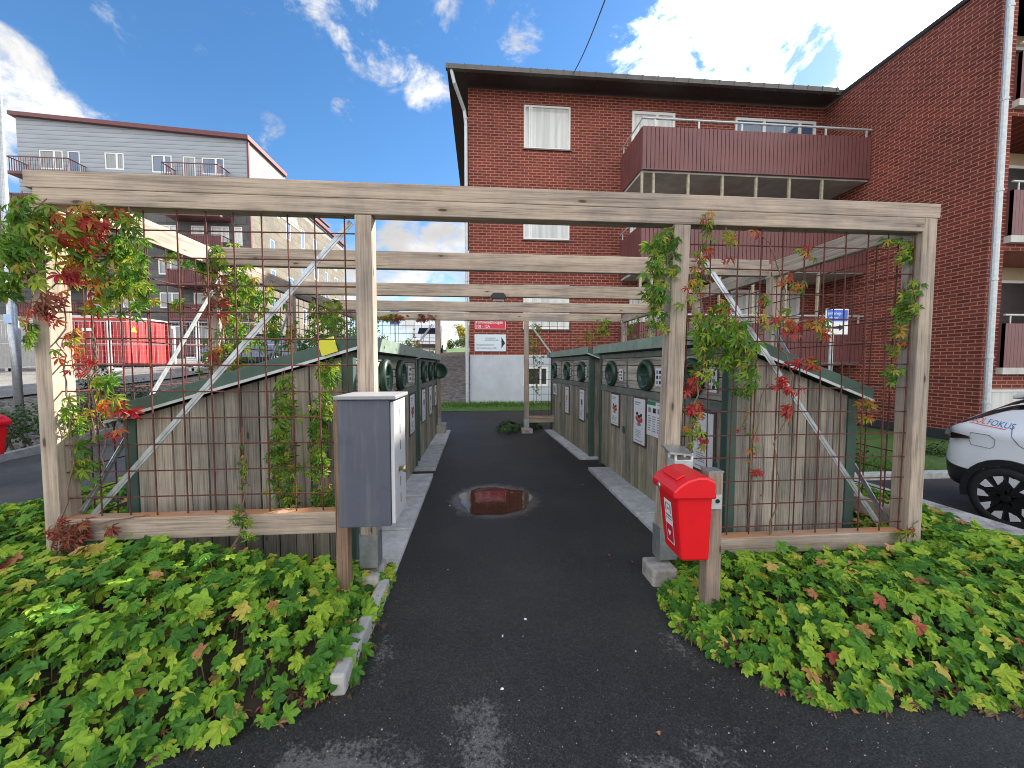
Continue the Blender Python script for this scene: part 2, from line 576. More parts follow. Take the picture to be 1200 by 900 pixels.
G_dark = glass_mat('pane_unlit', (.02, .022, .025), .3)
G_grey = glass_mat('pane_grey', (.20, .23, .25), .4)

LEAF_COVER = leafmat('cover_leaf', [(0, (.036, .115, .020)), (.20, (.070, .195, .030)), (.42, (.13, .285, .034)), (.66, (.22, .385, .040)),
                                    (.87, (.33, .46, .05)), (.962, (.47, .45, .08)), (.978, (.58, .36, .14)), (.995, (.42, .21, .10)), (1.0, (.44, .06, .06))], .32, .6, .2)
LEAF_GREEN = leafmat('creeper_green', [(0, (.045, .125, .016)), (.35, (.09, .21, .025)), (.7, (.18, .31, .035)), (.93, (.32, .38, .05)), (1, (.42, .30, .06))], .42)
LEAF_MIX = leafmat('creeper_mixed', [(0, (.06, .14, .02)), (.3, (.17, .26, .03)), (.48, (.32, .33, .05)), (.62, (.44, .25, .05)), (.8, (.42, .12, .04)), (.92, (.36, .05, .035)), (1, (.28, .03, .03))], .42)
LEAF_RED = leafmat('creeper_red', [(0, (.42, .05, .04)), (.45, (.34, .02, .035)), (.75, (.22, .04, .03)), (1, (.46, .16, .07))], .35)
LEAF_BROWN = leafmat('creeper_brown', [(0, (.12, .05, .03)), (.4, (.20, .07, .045)), (.7, (.26, .05, .045)), (1, (.24, .15, .06))], .25)
LEAF_DARK = leafmat('hedge_leaf', [(0, (.016, .045, .012)), (.5, (.035, .085, .018)), (1, (.075, .14, .03))], .2)
LEAF_TREE = leafmat('tree_leaf', [(0, (.03, .06, .015)), (.5, (.07, .11, .025)), (1, (.14, .17, .04))], .3)
LEAF_YELLOW = leafmat('yellow_tree_leaf', [(0, (.20, .20, .03)), (.5, (.38, .34, .05)), (1, (.48, .40, .08))], .35)
M_blade = leafmat('grass_blade', [(0, (.04, .12, .012)), (.5, (.08, .20, .02)), (1, (.16, .28, .04))], .35)

M_kerbwall = ground_mat('stained_kerb', (.07, .055, .045), (.62, .60, .57), 5, None, .4)
# ------------------------------------------------------------------ geometry helpers
ORIG = {}


class MB:
    """collects shapes, each face with a material index, and links them as ONE mesh object"""
    def __init__(s):
        s.v, s.f, s.m = [], [], []

    def add(s, vs, fs, m=0):
        o = len(s.v)
        s.v.extend([tuple(p) for p in vs])
        for q in fs:
            s.f.append(tuple(i + o for i in q))
            s.m.append(m)

    def box(s, x0, x1, y0, y1, z0, z1, m=0):
        if x0 > x1: x0, x1 = x1, x0
        if y0 > y1: y0, y1 = y1, y0
        if z0 > z1: z0, z1 = z1, z0
        s.add([(x0, y0, z0), (x1, y0, z0), (x1, y1, z0), (x0, y1, z0), (x0, y0, z1), (x1, y0, z1), (x1, y1, z1), (x0, y1, z1)],
              [(0, 3, 2, 1), (4, 5, 6, 7), (0, 1, 5, 4), (1, 2, 6, 5), (2, 3, 7, 6), (3, 0, 4, 7)], m)

    def prism(s, poly, ext, m=0):
        """poly: coplanar 3-D points, ext: extrusion vector"""
        n = len(poly)
        e = Vector(ext)
        a = [Vector(p) for p in poly]
        nn = Vector((0, 0, 0))
        for i in range(n):
            nn += a[i].cross(a[(i + 1) % n])
        if nn.dot(e) > 0:
            a.reverse()
        b = [p + e for p in a]
        fs = [tuple(range(n)), tuple(range(2 * n - 1, n - 1, -1))]
        for i in range(n):
            j = (i + 1) % n
            fs.append((j, i, n + i, n + j))
        s.add(a + b, fs, m)

    def tube(s, pts, r, seg=8, m=0, cap=True):
        """r: number or list"""
        pts = [Vector(p) for p in pts]
        rr = r if isinstance(r, (list, tuple)) else [r] * len(pts)
        vs, fs = [], []
        for i, p in enumerate(pts):
            d = (pts[min(i + 1, len(pts) - 1)] - pts[max(i - 1, 0)]).normalized()
            u = d.cross(Vector((0, 0, 1)))
            if u.length < 1e-3:
                u = d.cross(Vector((0, 1, 0)))
            u.normalize()
            w = d.cross(u)
            for k in range(seg):
                a = 2 * pi * (k + .5) / seg
                vs.append(p + u * (cos(a) * rr[i]) + w * (sin(a) * rr[i]))
        for i in range(len(pts) - 1):
            for k in range(seg):
                a, b = i * seg + k, i * seg + (k + 1) % seg
                fs.append((a, b, b + seg, a + seg))
        if cap:
            fs.append(tuple(range(seg - 1, -1, -1)))
            o = (len(pts) - 1) * seg
            fs.append(tuple(range(o, o + seg)))
        s.add(vs, fs, m)

    def bar(s, p0, p1, w, t, wdir, m=0):
        """flat bar from p0 to p1, width w along wdir, thickness t"""
        p0, p1 = Vector(p0), Vector(p1)
        d = (p1 - p0).normalized()
        u = Vector(wdir)
        u = (u - d * u.dot(d)).normalized()
        n = d.cross(u)
        vs = []
        for p in (p0, p1):
            for a, b in ((-1, -1), (1, -1), (1, 1), (-1, 1)):
                vs.append(p + u * (a * w / 2) + n * (b * t / 2))
        s.add(vs, [(0, 3, 2, 1), (4, 5, 6, 7), (0, 1, 5, 4), (1, 2, 6, 5), (2, 3, 7, 6), (3, 0, 4, 7)], m)

    def lathe(s, c, axis, prof, seg=24, m=0):
        """prof: list of (radius, height along axis)"""
        c, ax = Vector(c), Vector(axis).normalized()
        u = ax.cross(Vector((0, 0, 1)))
        if u.length < 1e-3:
            u = Vector((1, 0, 0))
        u.normalize()
        w = ax.cross(u)
        vs, fs = [], []
        for (r, h) in prof:
            for k in range(seg):
                a = 2 * pi * k / seg
                vs.append(c + ax * h + u * (cos(a) * r) + w * (sin(a) * r))
        for i in range(len(prof) - 1):
            for k in range(seg):
                a, b = i * seg + k, i * seg + (k + 1) % seg
                fs.append((a, b, b + seg, a + seg))
        if prof[0][0] > 1e-4:
            fs.append(tuple(range(seg - 1, -1, -1)))
        if prof[-1][0] > 1e-4:
            o = (len(prof) - 1) * seg
            fs.append(tuple(range(o, o + seg)))
        s.add(vs, fs, m)

    def build(s, name, mats, parent=None, smooth=False, bevel=0.0):
        o0 = Vector((0, 0, 0))
        if parent is not None:
            o0 = ORIG.get(parent.name, o0)
        me = bpy.data.meshes.new(name)
        me.from_pydata([(p[0] - o0.x, p[1] - o0.y, p[2] - o0.z) for p in s.v], [], s.f)
        if not isinstance(mats, (list, tuple)):
            mats = [mats]
        for mt in mats:
            me.materials.append(mt)
        if len(mats) > 1:
            me.polygons.foreach_set('material_index', s.m)
        if smooth:
            me.polygons.foreach_set('use_smooth', [True] * len(me.polygons))
        me.update()
        ob = bpy.data.objects.new(name, me)
        COL.objects.link(ob)
        if parent is not None:
            ob.parent = parent
            ORIG[ob.name] = o0
        if bevel:
            bv = ob.modifiers.new('bevel', 'BEVEL')
            bv.width = bevel
            bv.segments = 2
            bv.limit_method = 'ANGLE'
        return ob


def tag(o, label=None, cat=None, group=None, kind=None):
    if label: o['label'] = label
    if cat: o['category'] = cat
    if group: o['group'] = group
    if kind: o['kind'] = kind
    return o


def thing(name, loc, label, cat, group=None, rotz=0.0, local=False):
    """an Empty at the base of a thing; its parts are built in world coordinates, or (local) in its own"""
    e = bpy.data.objects.new(name, None)
    COL.objects.link(e)
    e.location = loc
    e.rotation_euler = (0, 0, rotz)
    e.empty_display_size = .2
    ORIG[e.name] = Vector((0, 0, 0)) if local else Vector(loc)
    return tag(e, label, cat, group)


def children(o):
    return [c for c in COL.objects if c.parent is o]


def copy_tree(o, parent=None):
    c = o.copy()
    COL.objects.link(c)
    ORIG[c.name] = ORIG.get(o.name, Vector((0, 0, 0)))
    if parent is not None:
        c.parent = parent
    for ch in children(o):
        copy_tree(ch, c)
    return c


def lettering(text, size, mat, parent, origin, xdir, zdir, name='lettering', shear=0.0, squash=1.0):
    """flat letters that start at origin and run along xdir, upright along zdir (coordinates as the parent's parts)"""
    cu = bpy.data.curves.new(name, 'FONT')
    cu.body = text
    cu.size = size
    cu.shear = shear
    cu.extrude = .0015
    cu.materials.append(mat)
    tmp = bpy.data.objects.new('tmp', cu)
    COL.objects.link(tmp)
    dg = bpy.context.evaluated_depsgraph_get()
    me = bpy.data.meshes.new_from_object(tmp.evaluated_get(dg))
    bpy.data.objects.remove(tmp)
    ob = bpy.data.objects.new(name, me)
    me.name = name
    COL.objects.link(ob)
    x = Vector(xdir).normalized()
    z = Vector(zdir).normalized()
    n = x.cross(z)
    o0 = ORIG.get(parent.name, Vector((0, 0, 0)))
    mt = Matrix((x * squash, z, n)).transposed().to_4x4()
    me.transform(mt)
    mt2 = Matrix.Translation(Vector(origin) - o0)
    me.transform(mt2)
    ob.parent = parent
    return ob


def S(a, b, x):
    t = max(0.0, min(1.0, (x - a) / (b - a)))
    return t * t * (3 - 2 * t)


def ground_z(x, y):
    """height of the terrain"""
    zr = 0.0
    if x > 3.4:
        zr = -.36 * S(4.36, 4.44, x) if y < 4.6 else -.36 * S(3.4, 4.6, x)
    back = .22 * S(9.6, 12, y) * (1 - S(2.0, 4.5, x)) + 2.0 * S(12.0, 25, y) * (1 - S(-.5, 1.5, x)) + max(0, min(2.4, (y - 25) * .06)) * (1 - S(-.5, 1.5, x))
    st = max(.45, min(1.9, .20 + .06 * y))
    left = st * S(-8.0, -11.0, x)
    if y > 12:
        left = max(left, min(1.9, .20 + .06 * y) * S(10, 15, y) * S(-3.4, -6.5, x))
    w = S(-7.0, -3.0, x)
    return zr + max(left * (1 - w), back * w) if x < -3.0 else zr + back


def sheet(name, x0, x1, y0, y1, nx, ny, dz, mat, label=None, keep=None, hfun=ground_z):
    mb = MB()
    vs, fs = [], []
    for j in range(ny + 1):
        for i in range(nx + 1):
            x, y = x0 + (x1 - x0) * i / nx, y0 + (y1 - y0) * j / ny
            vs.append((x, y, hfun(x, y) + dz))
    for j in range(ny):
        for i in range(nx):
            if keep and not keep(x0 + (x1 - x0) * (i + .5) / nx, y0 + (y1 - y0) * (j + .5) / ny):
                continue
            a = j * (nx + 1) + i
            fs.append((a, a + 1, a + nx + 2, a + nx + 1))
    mb.add(vs, fs)
    return tag(mb.build(name, mat), label, None, None, 'structure')


def inside(poly, x, y):
    c = False
    n = len(poly)
    for i in range(n):
        x1, y1 = poly[i]
        x2, y2 = poly[(i + 1) % n]
        if (y1 > y) != (y2 > y) and x < (x2 - x1) * (y - y1) / (y2 - y1) + x1:
            c = not c
    return c


def edge_dist(poly, x, y):
    d = 9.0
    n = len(poly)
    for i in range(n):
        x1, y1 = poly[i]
        x2, y2 = poly[(i + 1) % n]
        t = max(0, min(1, ((x - x1) * (x2 - x1) + (y - y1) * (y2 - y1)) / ((x2 - x1) ** 2 + (y2 - y1) ** 2)))
        d = min(d, sqrt((x - x1 - t * (x2 - x1)) ** 2 + (y - y1 - t * (y2 - y1)) ** 2))
    return d

# ------------------------------------------------------------------ terrain, roads, paths
def ground_z(x, y):
    """height of the terrain: flat round the path, lower car park to the right, a bank behind and a raised street to the left"""
    zr = 0.0
    if x > 3.4:
        zr = (-.36 * S(4.36, 4.44, x) if y < 4.6 else -.36 * S(3.4, 4.6, x)) - .25 * S(6.5, 10.5, x)
    k = 1 - S(-.5, 1.5, x)
    back = .25 * S(10.7, 12, y) * (1 - S(2.0, 4.5, x)) + (2.0 * S(11.5, 25, y) + max(0, min(2.4, (y - 25) * .06))) * k
    st = max(.45, min(1.9, .20 + .06 * y))
    left = st * S(-8.0, -11.0, x) if y <= 12 else st * max(S(-8.0, -11.0, x), S(12, 16, y) * S(-3.4, -6.5, x))
    if x < -3.0:
        w = S(-7.0, -3.0, x)
        return left * (1 - w) + max(back, left) * w
    return zr + back


def frange(a, b, n):
    return [a + (b - a) * i / n for i in range(n + 1)]


gx = [-900, -400, -150, -80, -55] + frange(-40, 14, 108) + [18, 25, 40, 80, 200, 500, 900]
gy = [-500, -150, -50, -20, -10] + frange(-6, 46, 104) + [52, 60, 80, 120, 250, 500, 1200]
mb = MB()
mb.add([(x, y, ground_z(x, y) - .03) for y in gy for x in gx],
       [(j * len(gx) + i, j * len(gx) + i + 1, (j + 1) * len(gx) + i + 1, (j + 1) * len(gx) + i) for j in range(len(gy) - 1) for i in range(len(gx) - 1)])
tag(mb.build('ground', M_terrain, smooth=True), 'bare earth round the roads and lawns', None, None, 'structure')

sheet('path', -3.1, 4.2, -6, 11.0, 30, 60, .004, M_asphalt, 'dark asphalt path between the wooden sheds')
sheet('lane', -7.15, -2.9, -6, 14, 12, 40, .010, M_lane, 'grey asphalt lane beside the hedge')
sheet('parking_lot', 4.46, 16, -8, 5.45, 40, 30, .004, M_lot, 'dark asphalt car park in front of the brick building')
sheet('street', -70, -10.6, -8, 31, 110, 78, .012, M_street, 'sunlit pale street behind the hedge')
sheet('lawn', -1.2, 6.0, 10.95, 12.3, 24, 10, .012, M_grass_soil, 'strip of lawn between the path and the brick building')
sheet('lawn', 3.3, 12, 5.75, 12.0, 24, 24, .010, M_grass_soil, 'lawn at the foot of the brick side wing')
sheet('gravel_bank', -5.0, -.42, 12.2, 25.0, 24, 60, .015, M_gravel, 'brown gravel bank rising beside the brick building')
sheet('far_lawn', -14, -.5, 25, 44, 30, 30, .02, M_grass_soil, 'sunlit grass beyond the gravel bank')

# ------------------------------------------------------------------ planting beds: soil humps
BED_A = [(-.60, 1.70), (-.62, 2.60), (-2.55, 2.72), (-2.62, 8.0), (-3.2, 8.0), (-3.55, 4.5), (-4.2, 3.0), (-4.9, 1.0), (-3.4, 1.02), (-2.2, 1.24), (-1.46, 1.42), (-1.0, 1.55)]
BED_B = [(1.12, 2.12), (1.14, 1.90), (1.26, 1.66), (1.45, 1.50), (1.9, 1.44), (2.4, 1.42), (3.2, 1.46), (4.10, 1.3), (4.10, 5.2), (3.3, 5.2), (3.14, 2.56), (1.45, 2.56)]


def bed_h(poly, x, y, top, w):
    if not inside(poly, x, y):
        return -.05
    return top * S(-.05, w, edge_dist(poly, x, y))


def bed_sheet(poly, top, w, label):
    xs = [p[0] for p in poly]
    ys = [p[1] for p in poly]
    sheet('planting_bed', min(xs), max(xs), min(ys), max(ys), 60, 60, .012, M_soil, label,
          lambda x, y: inside(poly, x, y), lambda x, y: bed_h(poly, x, y, top * .35, w))


bed_sheet(BED_A, .40, .5, 'soil of the planting bed left of the path')
bed_sheet(BED_B, .24, .45, 'soil of the planting bed right of the path')


# ------------------------------------------------------------------ kerbs
ORD = ['first', 'second', 'third', 'fourth', 'fifth', 'sixth', 'seventh', 'eighth']


def slabs(x0f, x1f, spans, side, group):
    for i, (ya, yb) in enumerate(spans):
        mb = MB()
        g = .013
        h = .045 + R.uniform(-.007, .007)
        mb.prism([(x0f(ya + g), ya + g, 0), (x1f(ya + g), ya + g, 0), (x1f(yb - g), yb - g, 0), (x0f(yb - g), yb - g, 0)], (0, 0, h))
        o = mb.build('kerb_slab', M_kerb, None, False, .008)
        tag(o, '%s flat concrete kerb slab from the near end, along the %s' % (ORD[i], side), 'kerb slab', group)


slabs(lambda y: -.93, lambda y: -.59 - .012 * (y - 2.4), [(2.44, 3.28), (3.28, 4.12), (4.12, 4.98), (5.22, 6.06), (6.06, 6.9), (6.9, 7.74), (7.74, 8.4)], 'sheds left of the path', 'kerb slabs left of the path')
slabs(lambda y: 1.47 if y < 5.15 else 1.50 - .042 * (y - 5.7), lambda y: 1.80, [(2.62, 3.45), (3.45, 4.28), (4.28, 5.12), (5.66, 6.5), (6.5, 7.34), (7.34, 8.3)], 'sheds right of the path', 'kerb slabs right of the path')

mb = MB()
mb.prism([(-.665, 1.66, 0), (-.598, 1.66, 0), (-.582, 2.42, 0), (-.645, 2.42, 0)], (0, 0, .10))
tag(mb.build('kerb', M_conc, None, False, .012), 'upright concrete kerb edging the left planting bed', None, None, 'structure')
mb = MB()
mb.box(4.12, 4.47, -1.2, 5.9, -.5, .10)
tag(mb.build('retaining_kerb', M_kerbwall, None, False, .02), 'broad weathered concrete kerb between bed and car park', 'kerb', None, 'structure')
mb = MB()
mb.box(4.8, 12, 5.46, 5.60, -.7, -.26)
tag(mb.build('kerb', M_kerb, None, False, .012), 'pale kerb at the far side of the car park', None, None, 'structure')
mb = MB()
pts = [(-6.2, 2.0), (-6.75, 5.0), (-7.1, 6.2), (-7.75, 8.6), (-8.3, 11.5)]
for (a, b) in zip(pts[:-1], pts[1:]):
    mb.prism([(a[0], a[1], -.1), (a[0] - .12, a[1], -.1), (b[0] - .12, b[1], -.1), (b[0], b[1], -.1)], (0, 0, .22))
tag(mb.build('kerb', M_conc, None, False, 0), 'pale kerb line between lane and hedge', None, None, 'structure')

# ------------------------------------------------------------------ puddle
mb = MB()
n = 40
ring = []
for k in range(n):
    a = 2 * pi * k / n
    r = 1 + .05 * sin(3 * a + 1) + .05 * sin(5 * a) + .04 * sin(9 * a + 2)
    ring.append((.145 + .39 * r * cos(a), 4.06 + .42 * r * sin(a), .0075))
mb.add([(.145, 4.06, .0075)] + ring, [(0, 1 + k, 1 + (k + 1) % n) for k in range(n)])
mt, nt, b = new_mat('puddle_water')
b.inputs['Base Color'].default_value = (.018, .013, .009, 1)
b.inputs['Roughness'].default_value = .022
b.inputs['Specular IOR Level'].default_value = .5
h = NT(nt)
nt.links.new(h.bump(h.noise(h.coord('Object'), 16, 3), .05, .01), b.inputs['Normal'])
tag(mb.build('puddle', mt), 'shallow puddle on the asphalt path mirroring the brick building', 'puddle')


# ------------------------------------------------------------------ buildings
def wall_holes(mb, axis, plane, u0, u1, v0, v1, holes, depth, m=0, mr=0, inward=1):
    """wall sheet at x|y = plane (axis 0: along X at y = plane; axis 1: along Y at x = plane) with openings and their reveals"""
    us = sorted(set([u0, u1] + [q for hl in holes for q in hl[:2]]))
    vs = sorted(set([v0, v1] + [q for hl in holes for q in hl[2:4]]))

    def P(u, v, d=0.0):
        return (u, plane + d * inward, v) if axis == 0 else (plane + d * inward, u, v)
    for i in range(len(us) - 1):
        for j in range(len(vs) - 1):
            uc, vc = (us[i] + us[i + 1]) / 2, (vs[j] + vs[j + 1]) / 2
            if any(a < uc < b and c < vc < d for (a, b, c, d) in holes):
                continue
            mb.add([P(us[i], vs[j]), P(us[i + 1], vs[j]), P(us[i + 1], vs[j + 1]), P(us[i], vs[j + 1])], [(0, 1, 2, 3)], m)
    for (a, b, c, d) in holes:
        for (p, q) in (((a, c), (b, c)), ((b, c), (b, d)), ((b, d), (a, d)), ((a, d), (a, c))):
            mb.add([P(*p), P(*q), P(q[0], q[1], depth), P(p[0], p[1], depth)], [(0, 1, 2, 3)], mr)


def window(parent, axis, plane, u0, u1, v0, v1, glass, frame, bars=(), inward=1, set_back=.07, fw=.07, sill=None, name='window', ft=.07):
    """frame ring set back in its opening, with upright bars at the given fractions; pane behind"""
    fr = MB()

    def bx(mb, a, b, c, d, d0, d1):
        if axis == 0:
            mb.box(a, b, plane + d0 * inward, plane + d1 * inward, c, d)
        else:
            mb.box(plane + d0 * inward, plane + d1 * inward, a, b, c, d)
    s0, s1 = set_back, set_back + ft
    bx(fr, u0, u1, v1 - fw, v1, s0, s1)
    bx(fr, u0, u1, v0, v0 + fw, s0, s1)
    bx(fr, u0, u0 + fw, v0 + fw, v1 - fw, s0, s1)
    bx(fr, u1 - fw, u1, v0 + fw, v1 - fw, s0, s1)
    for (t, w) in bars:
        u = u0 + (u1 - u0) * t
        bx(fr, u - w / 2, u + w / 2, v0 + fw, v1 - fw, s0 + .004, s1 - .002)
    f = fr.build(name, frame, parent)
    pn = MB()
    bx(pn, u0 + fw * .8, u1 - fw * .8, v0 + fw * .8, v1 - fw * .8, s0 + ft * .45, s0 + ft * .55)
    pn.build('pane', glass, f)
    if sill is not None:
        sl = MB()
        bx(sl, u0 - .03, u1 + .03, v0 - .045, v0 - .003, -.05, s0)
        sl.build('sill', sill, f)
    return f


# ---- the red brick house: main block along X at Y = 12, side wing towards the viewer at X = 11.2
FY, WX, WY = 12.0, 11.2, 7.72
brickh = thing('brick_house', (5, 12, 0), 'red brick apartment house with plum balconies and a side wing on the right', 'building')
win_main = [(1.34, 2.80, 8.10, 9.42), (1.33, 2.79, 5.36, 6.68), (1.33, 2.80, 2.59, 3.98)]
win_bal = [(4.75, 6.17, 7.2, 9.42), (8.15, 10.95, 8.0, 9.40), (4.75, 6.17, 4.5, 6.68), (8.15, 10.95, 5.3, 6.66), (4.75, 6.17, 1.8, 3.95), (8.15, 9.2, 2.6, 3.93), (9.7, 10.6, 1.8, 3.93)]
base_win = [(1.33, 2.13, .80, 1.40)]
mb = MB()
ZT = 9.78
wall_holes(mb, 0, FY, -.35, WX, 1.77, ZT, win_main + win_bal, .14)
mb.build('wall', BRICK[0], brickh)
mb = MB()
mb.add([(-.35, FY, 1.77), (-.35, FY + 16, 1.77), (-.35, FY + 16, ZT), (-.35, FY, ZT)], [(0, 1, 2, 3)])
mb.build('wall', BRICK[1], brickh)
mb = MB()
mb.add([(WX, WY, -.15), (WX, FY, -.15), (WX, FY, ZT), (WX, WY, ZT)], [(0, 1, 2, 3)])
mb.build('wall', BRICK[1], brickh)
mb = MB()
wall_holes(mb, 0, FY, -.33, WX, -.8, 1.768, base_win, .12)
mb.add([(-.33, FY, -.8), (-.33, FY + 16, -.8), (-.33, FY + 16, 1.768), (-.33, FY, 1.768)], [(0, 1, 2, 3)])
mb.build('plinth', M_plinth, brickh)
mb = MB()
mb.box(WX - .006, WX + .2, WY, FY - .01, -1.2, -.30)
mb.build('plinth', M_conc_d, brickh)
mb = MB()
mb.box(WX - .035, WX - .008, WY - .02, FY - .01, -.34, -.10)
mb.build('plinth_flashing', plain('blue_black_flashing', (.030, .034, .048), .6), brickh)
# front of the wing, looking towards the viewer, with recessed balconies
bays = [(11.60, 15.0, -.05 + 2.9 * k + 1.5, -.05 + 2.9 * k + 4.05) for k in range(3)]
mb = MB()
wall_holes(mb, 0, WY, WX, 18, -.8, ZT, [(a, b, c, d) for (a, b, c, d) in bays] + [(11.42, 13.0, .05, .92)], 1.4)
mb.build('wall', BRICK[0], brickh)
window(brickh, 0, WY, 11.42, 13.0, .05, .92, G_curtain, M_white, (), set_back=.05)
M_cream = plain('cream_render', (.52, .42, .27), .85, 0, .08, 3)
for k, (a, b, c, d) in enumerate(bays):
    mb = MB()
    mb.box(a, b, WY + 1.32, WY + 1.38, c, d)
    bal = mb.build('balcony', M_cream, brickh)
    mb = MB()
    x = a
    while x < b:
        mb.box(x, x + .082, WY - .10, WY - .06, c - .05, c + .93)
        x += .088
    mb.box(a, b, WY - .06, WY - .045, c - .05, c + .93)
    mb.box(a, a + .02, WY - .1, WY + .02, c - .05, c + .93)
    mb.build('panel', M_balc, bal)
    mb = MB()
    mb.box(a - .02, b, WY - .12, WY + 1.3, c - .20, c - .052)
    mb.build('slab', M_slab, bal)
    mb = MB()
    mb.tube([(a, WY - .08, c + 1.12), (b, WY - .08, c + 1.12)], .025, 6)
    for i in range(5):
        mb.tube([(a + .15 + i * .75, WY - .08, c + .9), (a + .15 + i * .75, WY - .08, c + 1.12)], .016, 6)
    mb.build('railing', M_galv2, bal)
    window(bal, 0, WY + 1.30, a + 1.72, a + 3.3, c + .05, c + 2.2, G_dark, M_white, ((.62, .08),), inward=-1, set_back=.0)

for i, (a, b, c, d) in enumerate(win_main):
    window(brickh, 0, FY, a, b, c, d, G_curtain, M_white, ((.13, .05), (.17, .05)), set_back=.03, fw=.06, sill=M_gutter)
for i, (a, b, c, d) in enumerate(win_bal):
    wide = b - a > 2
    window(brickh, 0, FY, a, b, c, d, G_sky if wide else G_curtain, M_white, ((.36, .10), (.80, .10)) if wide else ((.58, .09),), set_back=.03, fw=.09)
for (a, b, c, d) in base_win:
    window(brickh, 0, FY, a, b, c, d, G_dark, M_white, ((.70, .06),), set_back=.01, fw=.055)

# roof with eaves, gutter, downpipes
mb = MB()
ROOFZ = 9.80
mb.prism([(-.92, FY - .62, ROOFZ), (WX - .05, FY - .62, ROOFZ), (WX - .05, WY - .1, ROOFZ), (19, WY - .2, ROOFZ), (19, FY + 16.5, ROOFZ), (-.92, FY + 16.5, ROOFZ)], (0, 0, .10))
roof = mb.build('roof', M_soffit, brickh)
mb = MB()
mb.prism([(-.92, FY - .62, ROOFZ + .11), (WX + .4, FY - .62, ROOFZ + .11), (WX + 3, FY + 6, 11.1), (-.92, FY + 6, 11.1)], (0, 0, .06))
mb.build('roof_covering', plain('dark_roof_sheet', (.05, .048, .05), .6), roof)
mb = MB()
mb.box(-.95, WX - .26, FY - .76, FY - .64, ROOFZ - .02, ROOFZ + .11)
for i in range(26):
    x = -.9 + i * .47
    if x < WX - .3:
        mb.box(x, x + .03, FY - .775, FY - .62, ROOFZ - .035, ROOFZ + .12)
mb.build('gutter', M_gutter, brickh)
mb = MB()
mb.tube([(-.80, FY - .68, ROOFZ), (-.72, FY - .6, ROOFZ - .3), (-.46, FY - .12, ROOFZ - .75), (-.42, FY - .1, ROOFZ - 1.1), (-.42, FY - .1, .25)], .052, 8)
for z in (8.8, 6.4, 4.0, 2.0, .9):
    mb.tube([(-.42, FY - .1, z), (-.42, FY - .1, z + .05)], .062, 8)
mb.build('downpipe', M_galv2, brickh)
mb = MB()
mb.tube([(WX - .02, WY - .14, 9.9), (WX + .0, WY - .14, -.2)], .062, 10)
for z in (9.0, 7.1, 5.2, 3.3, 1.6, .6):
    mb.tube([(WX - .01, WY - .14, z), (WX - .01, WY - .14, z + .05)], .074, 10)
mb.build('downpipe', M_galv2, brickh)


def facade_balcony(zslab, top, glazed):
    x0, x1, yf = 4.42, WX - .02, 10.42
    mb = MB()
    mb.box(x0 + .03, x1, yf + .05, FY - .004, zslab - .16, zslab)
    bal = mb.build('balcony', M_slab, brickh)
    mb = MB()
    n = int((x1 - x0) / .118)
    w = (x1 - x0) / n
    for i in range(n):
        mb.box(x0 + i * w + .004, x0 + (i + 1) * w - .012, yf - .022, yf + .012, zslab - .08, top)
    mb.box(x0, x1, yf + .013, yf + .03, zslab - .08, top)
    mb.box(x0 - .03, x1, yf - .035, yf + .04, zslab - .115, zslab - .083)
    mb.build('panel', M_balc, bal)
    mb = MB()
    n = int((FY - yf) / .118)
    for i in range(n):
        mb.box(x0 - .01, x0 + .014, yf + .032 + i * .118, yf + .032 + i * .118 + .104, zslab - .08, top)
    mb.box(x0 + .015, x0 + .03, yf + .032, FY - .01, zslab - .08, top)
    mb.build('panel', M_balc, bal)
    mb = MB()
    zr = top + .22
    mb.tube([(x1, yf, zr), (x0, yf, zr), (x0, FY, zr)], .03, 8)
    for i in range(6):
        x = x0 + .35 + i * (x1 - x0 - .5) / 5
        mb.box(x - .025, x + .025, yf - .01, yf + .01, top - .02, zr)
    for i in range(3):
        y = yf + .15 + i * .62
        mb.box(x0 - .01, x0 + .01, y - .025, y + .025, top - .02, zr)
    mb.build('railing', M_galv2, bal)
    if glazed:
        mp = plain('cream_post', (.36, .33, .23), .7, 0, .3, 12)
        for i in range(7):
            x = [x0 + .03, x0 + .36, 5.78, 6.78, 7.78, 8.78, 9.78][i]
            pm = MB()
            pm.box(x - .03, x + .03, yf + .04, yf + .10, zslab - 1.75, zslab - .165)
            pm.build('post', mp, bal)
    return bal


facade_balcony(6.92, 7.96, True)
facade_balcony(4.28, 5.34, True)
facade_balcony(1.66, 2.66, False)

# two signs on the front wall
t = thing('street_name_sign', (.30, FY - .03, 2.85), 'red enamel street name sign with white letters high on the brick wall', 'sign')
mb = MB()
mb.box(-.19, .79, FY - .034, FY - .014, 2.56, 2.88)
mb.build('plate', M_redsign, t, False, .004)
mb = MB()
for (a, b, c, d) in ((-.175, .775, 2.857, 2.868), (-.175, .775, 2.572, 2.583), (-.175, -.164, 2.583, 2.857), (.764, .775, 2.583, 2.857)):
    mb.box(a, b, FY - .039, FY - .0345, c, d)
mb.build('border', M_white, t)
lettering('Himmelsdalsv\u00e4gen', .135, M_white, t, (-.145, FY - .037, 2.745), (1, 0, 0), (0, 0, 1), squash=.84)
lettering('10B - 12A', .125, M_white, t, (-.145, FY - .037, 2.615), (1, 0, 0), (0, 0, 1), squash=.84)
t = thing('direction_sign', (.30, FY - .03, 2.1), 'pale blue direction sign with a black arrow on the brick wall', 'sign')
mb = MB()
mb.box(-.19, .79, FY - .034, FY - .014, 1.885, 2.41)
mb.build('plate', plain('pale_blue_enamel', (.60, .68, .74), .4, 0, .04, 3, 0), t, False, .004)
mb = MB()
mb.prism([(.645, FY - .036, 1.98), (.76, FY - .036, 2.14), (.645, FY - .036, 2.33)], (0, -.003, 0))
mb.build('arrow', M_blackink, t)
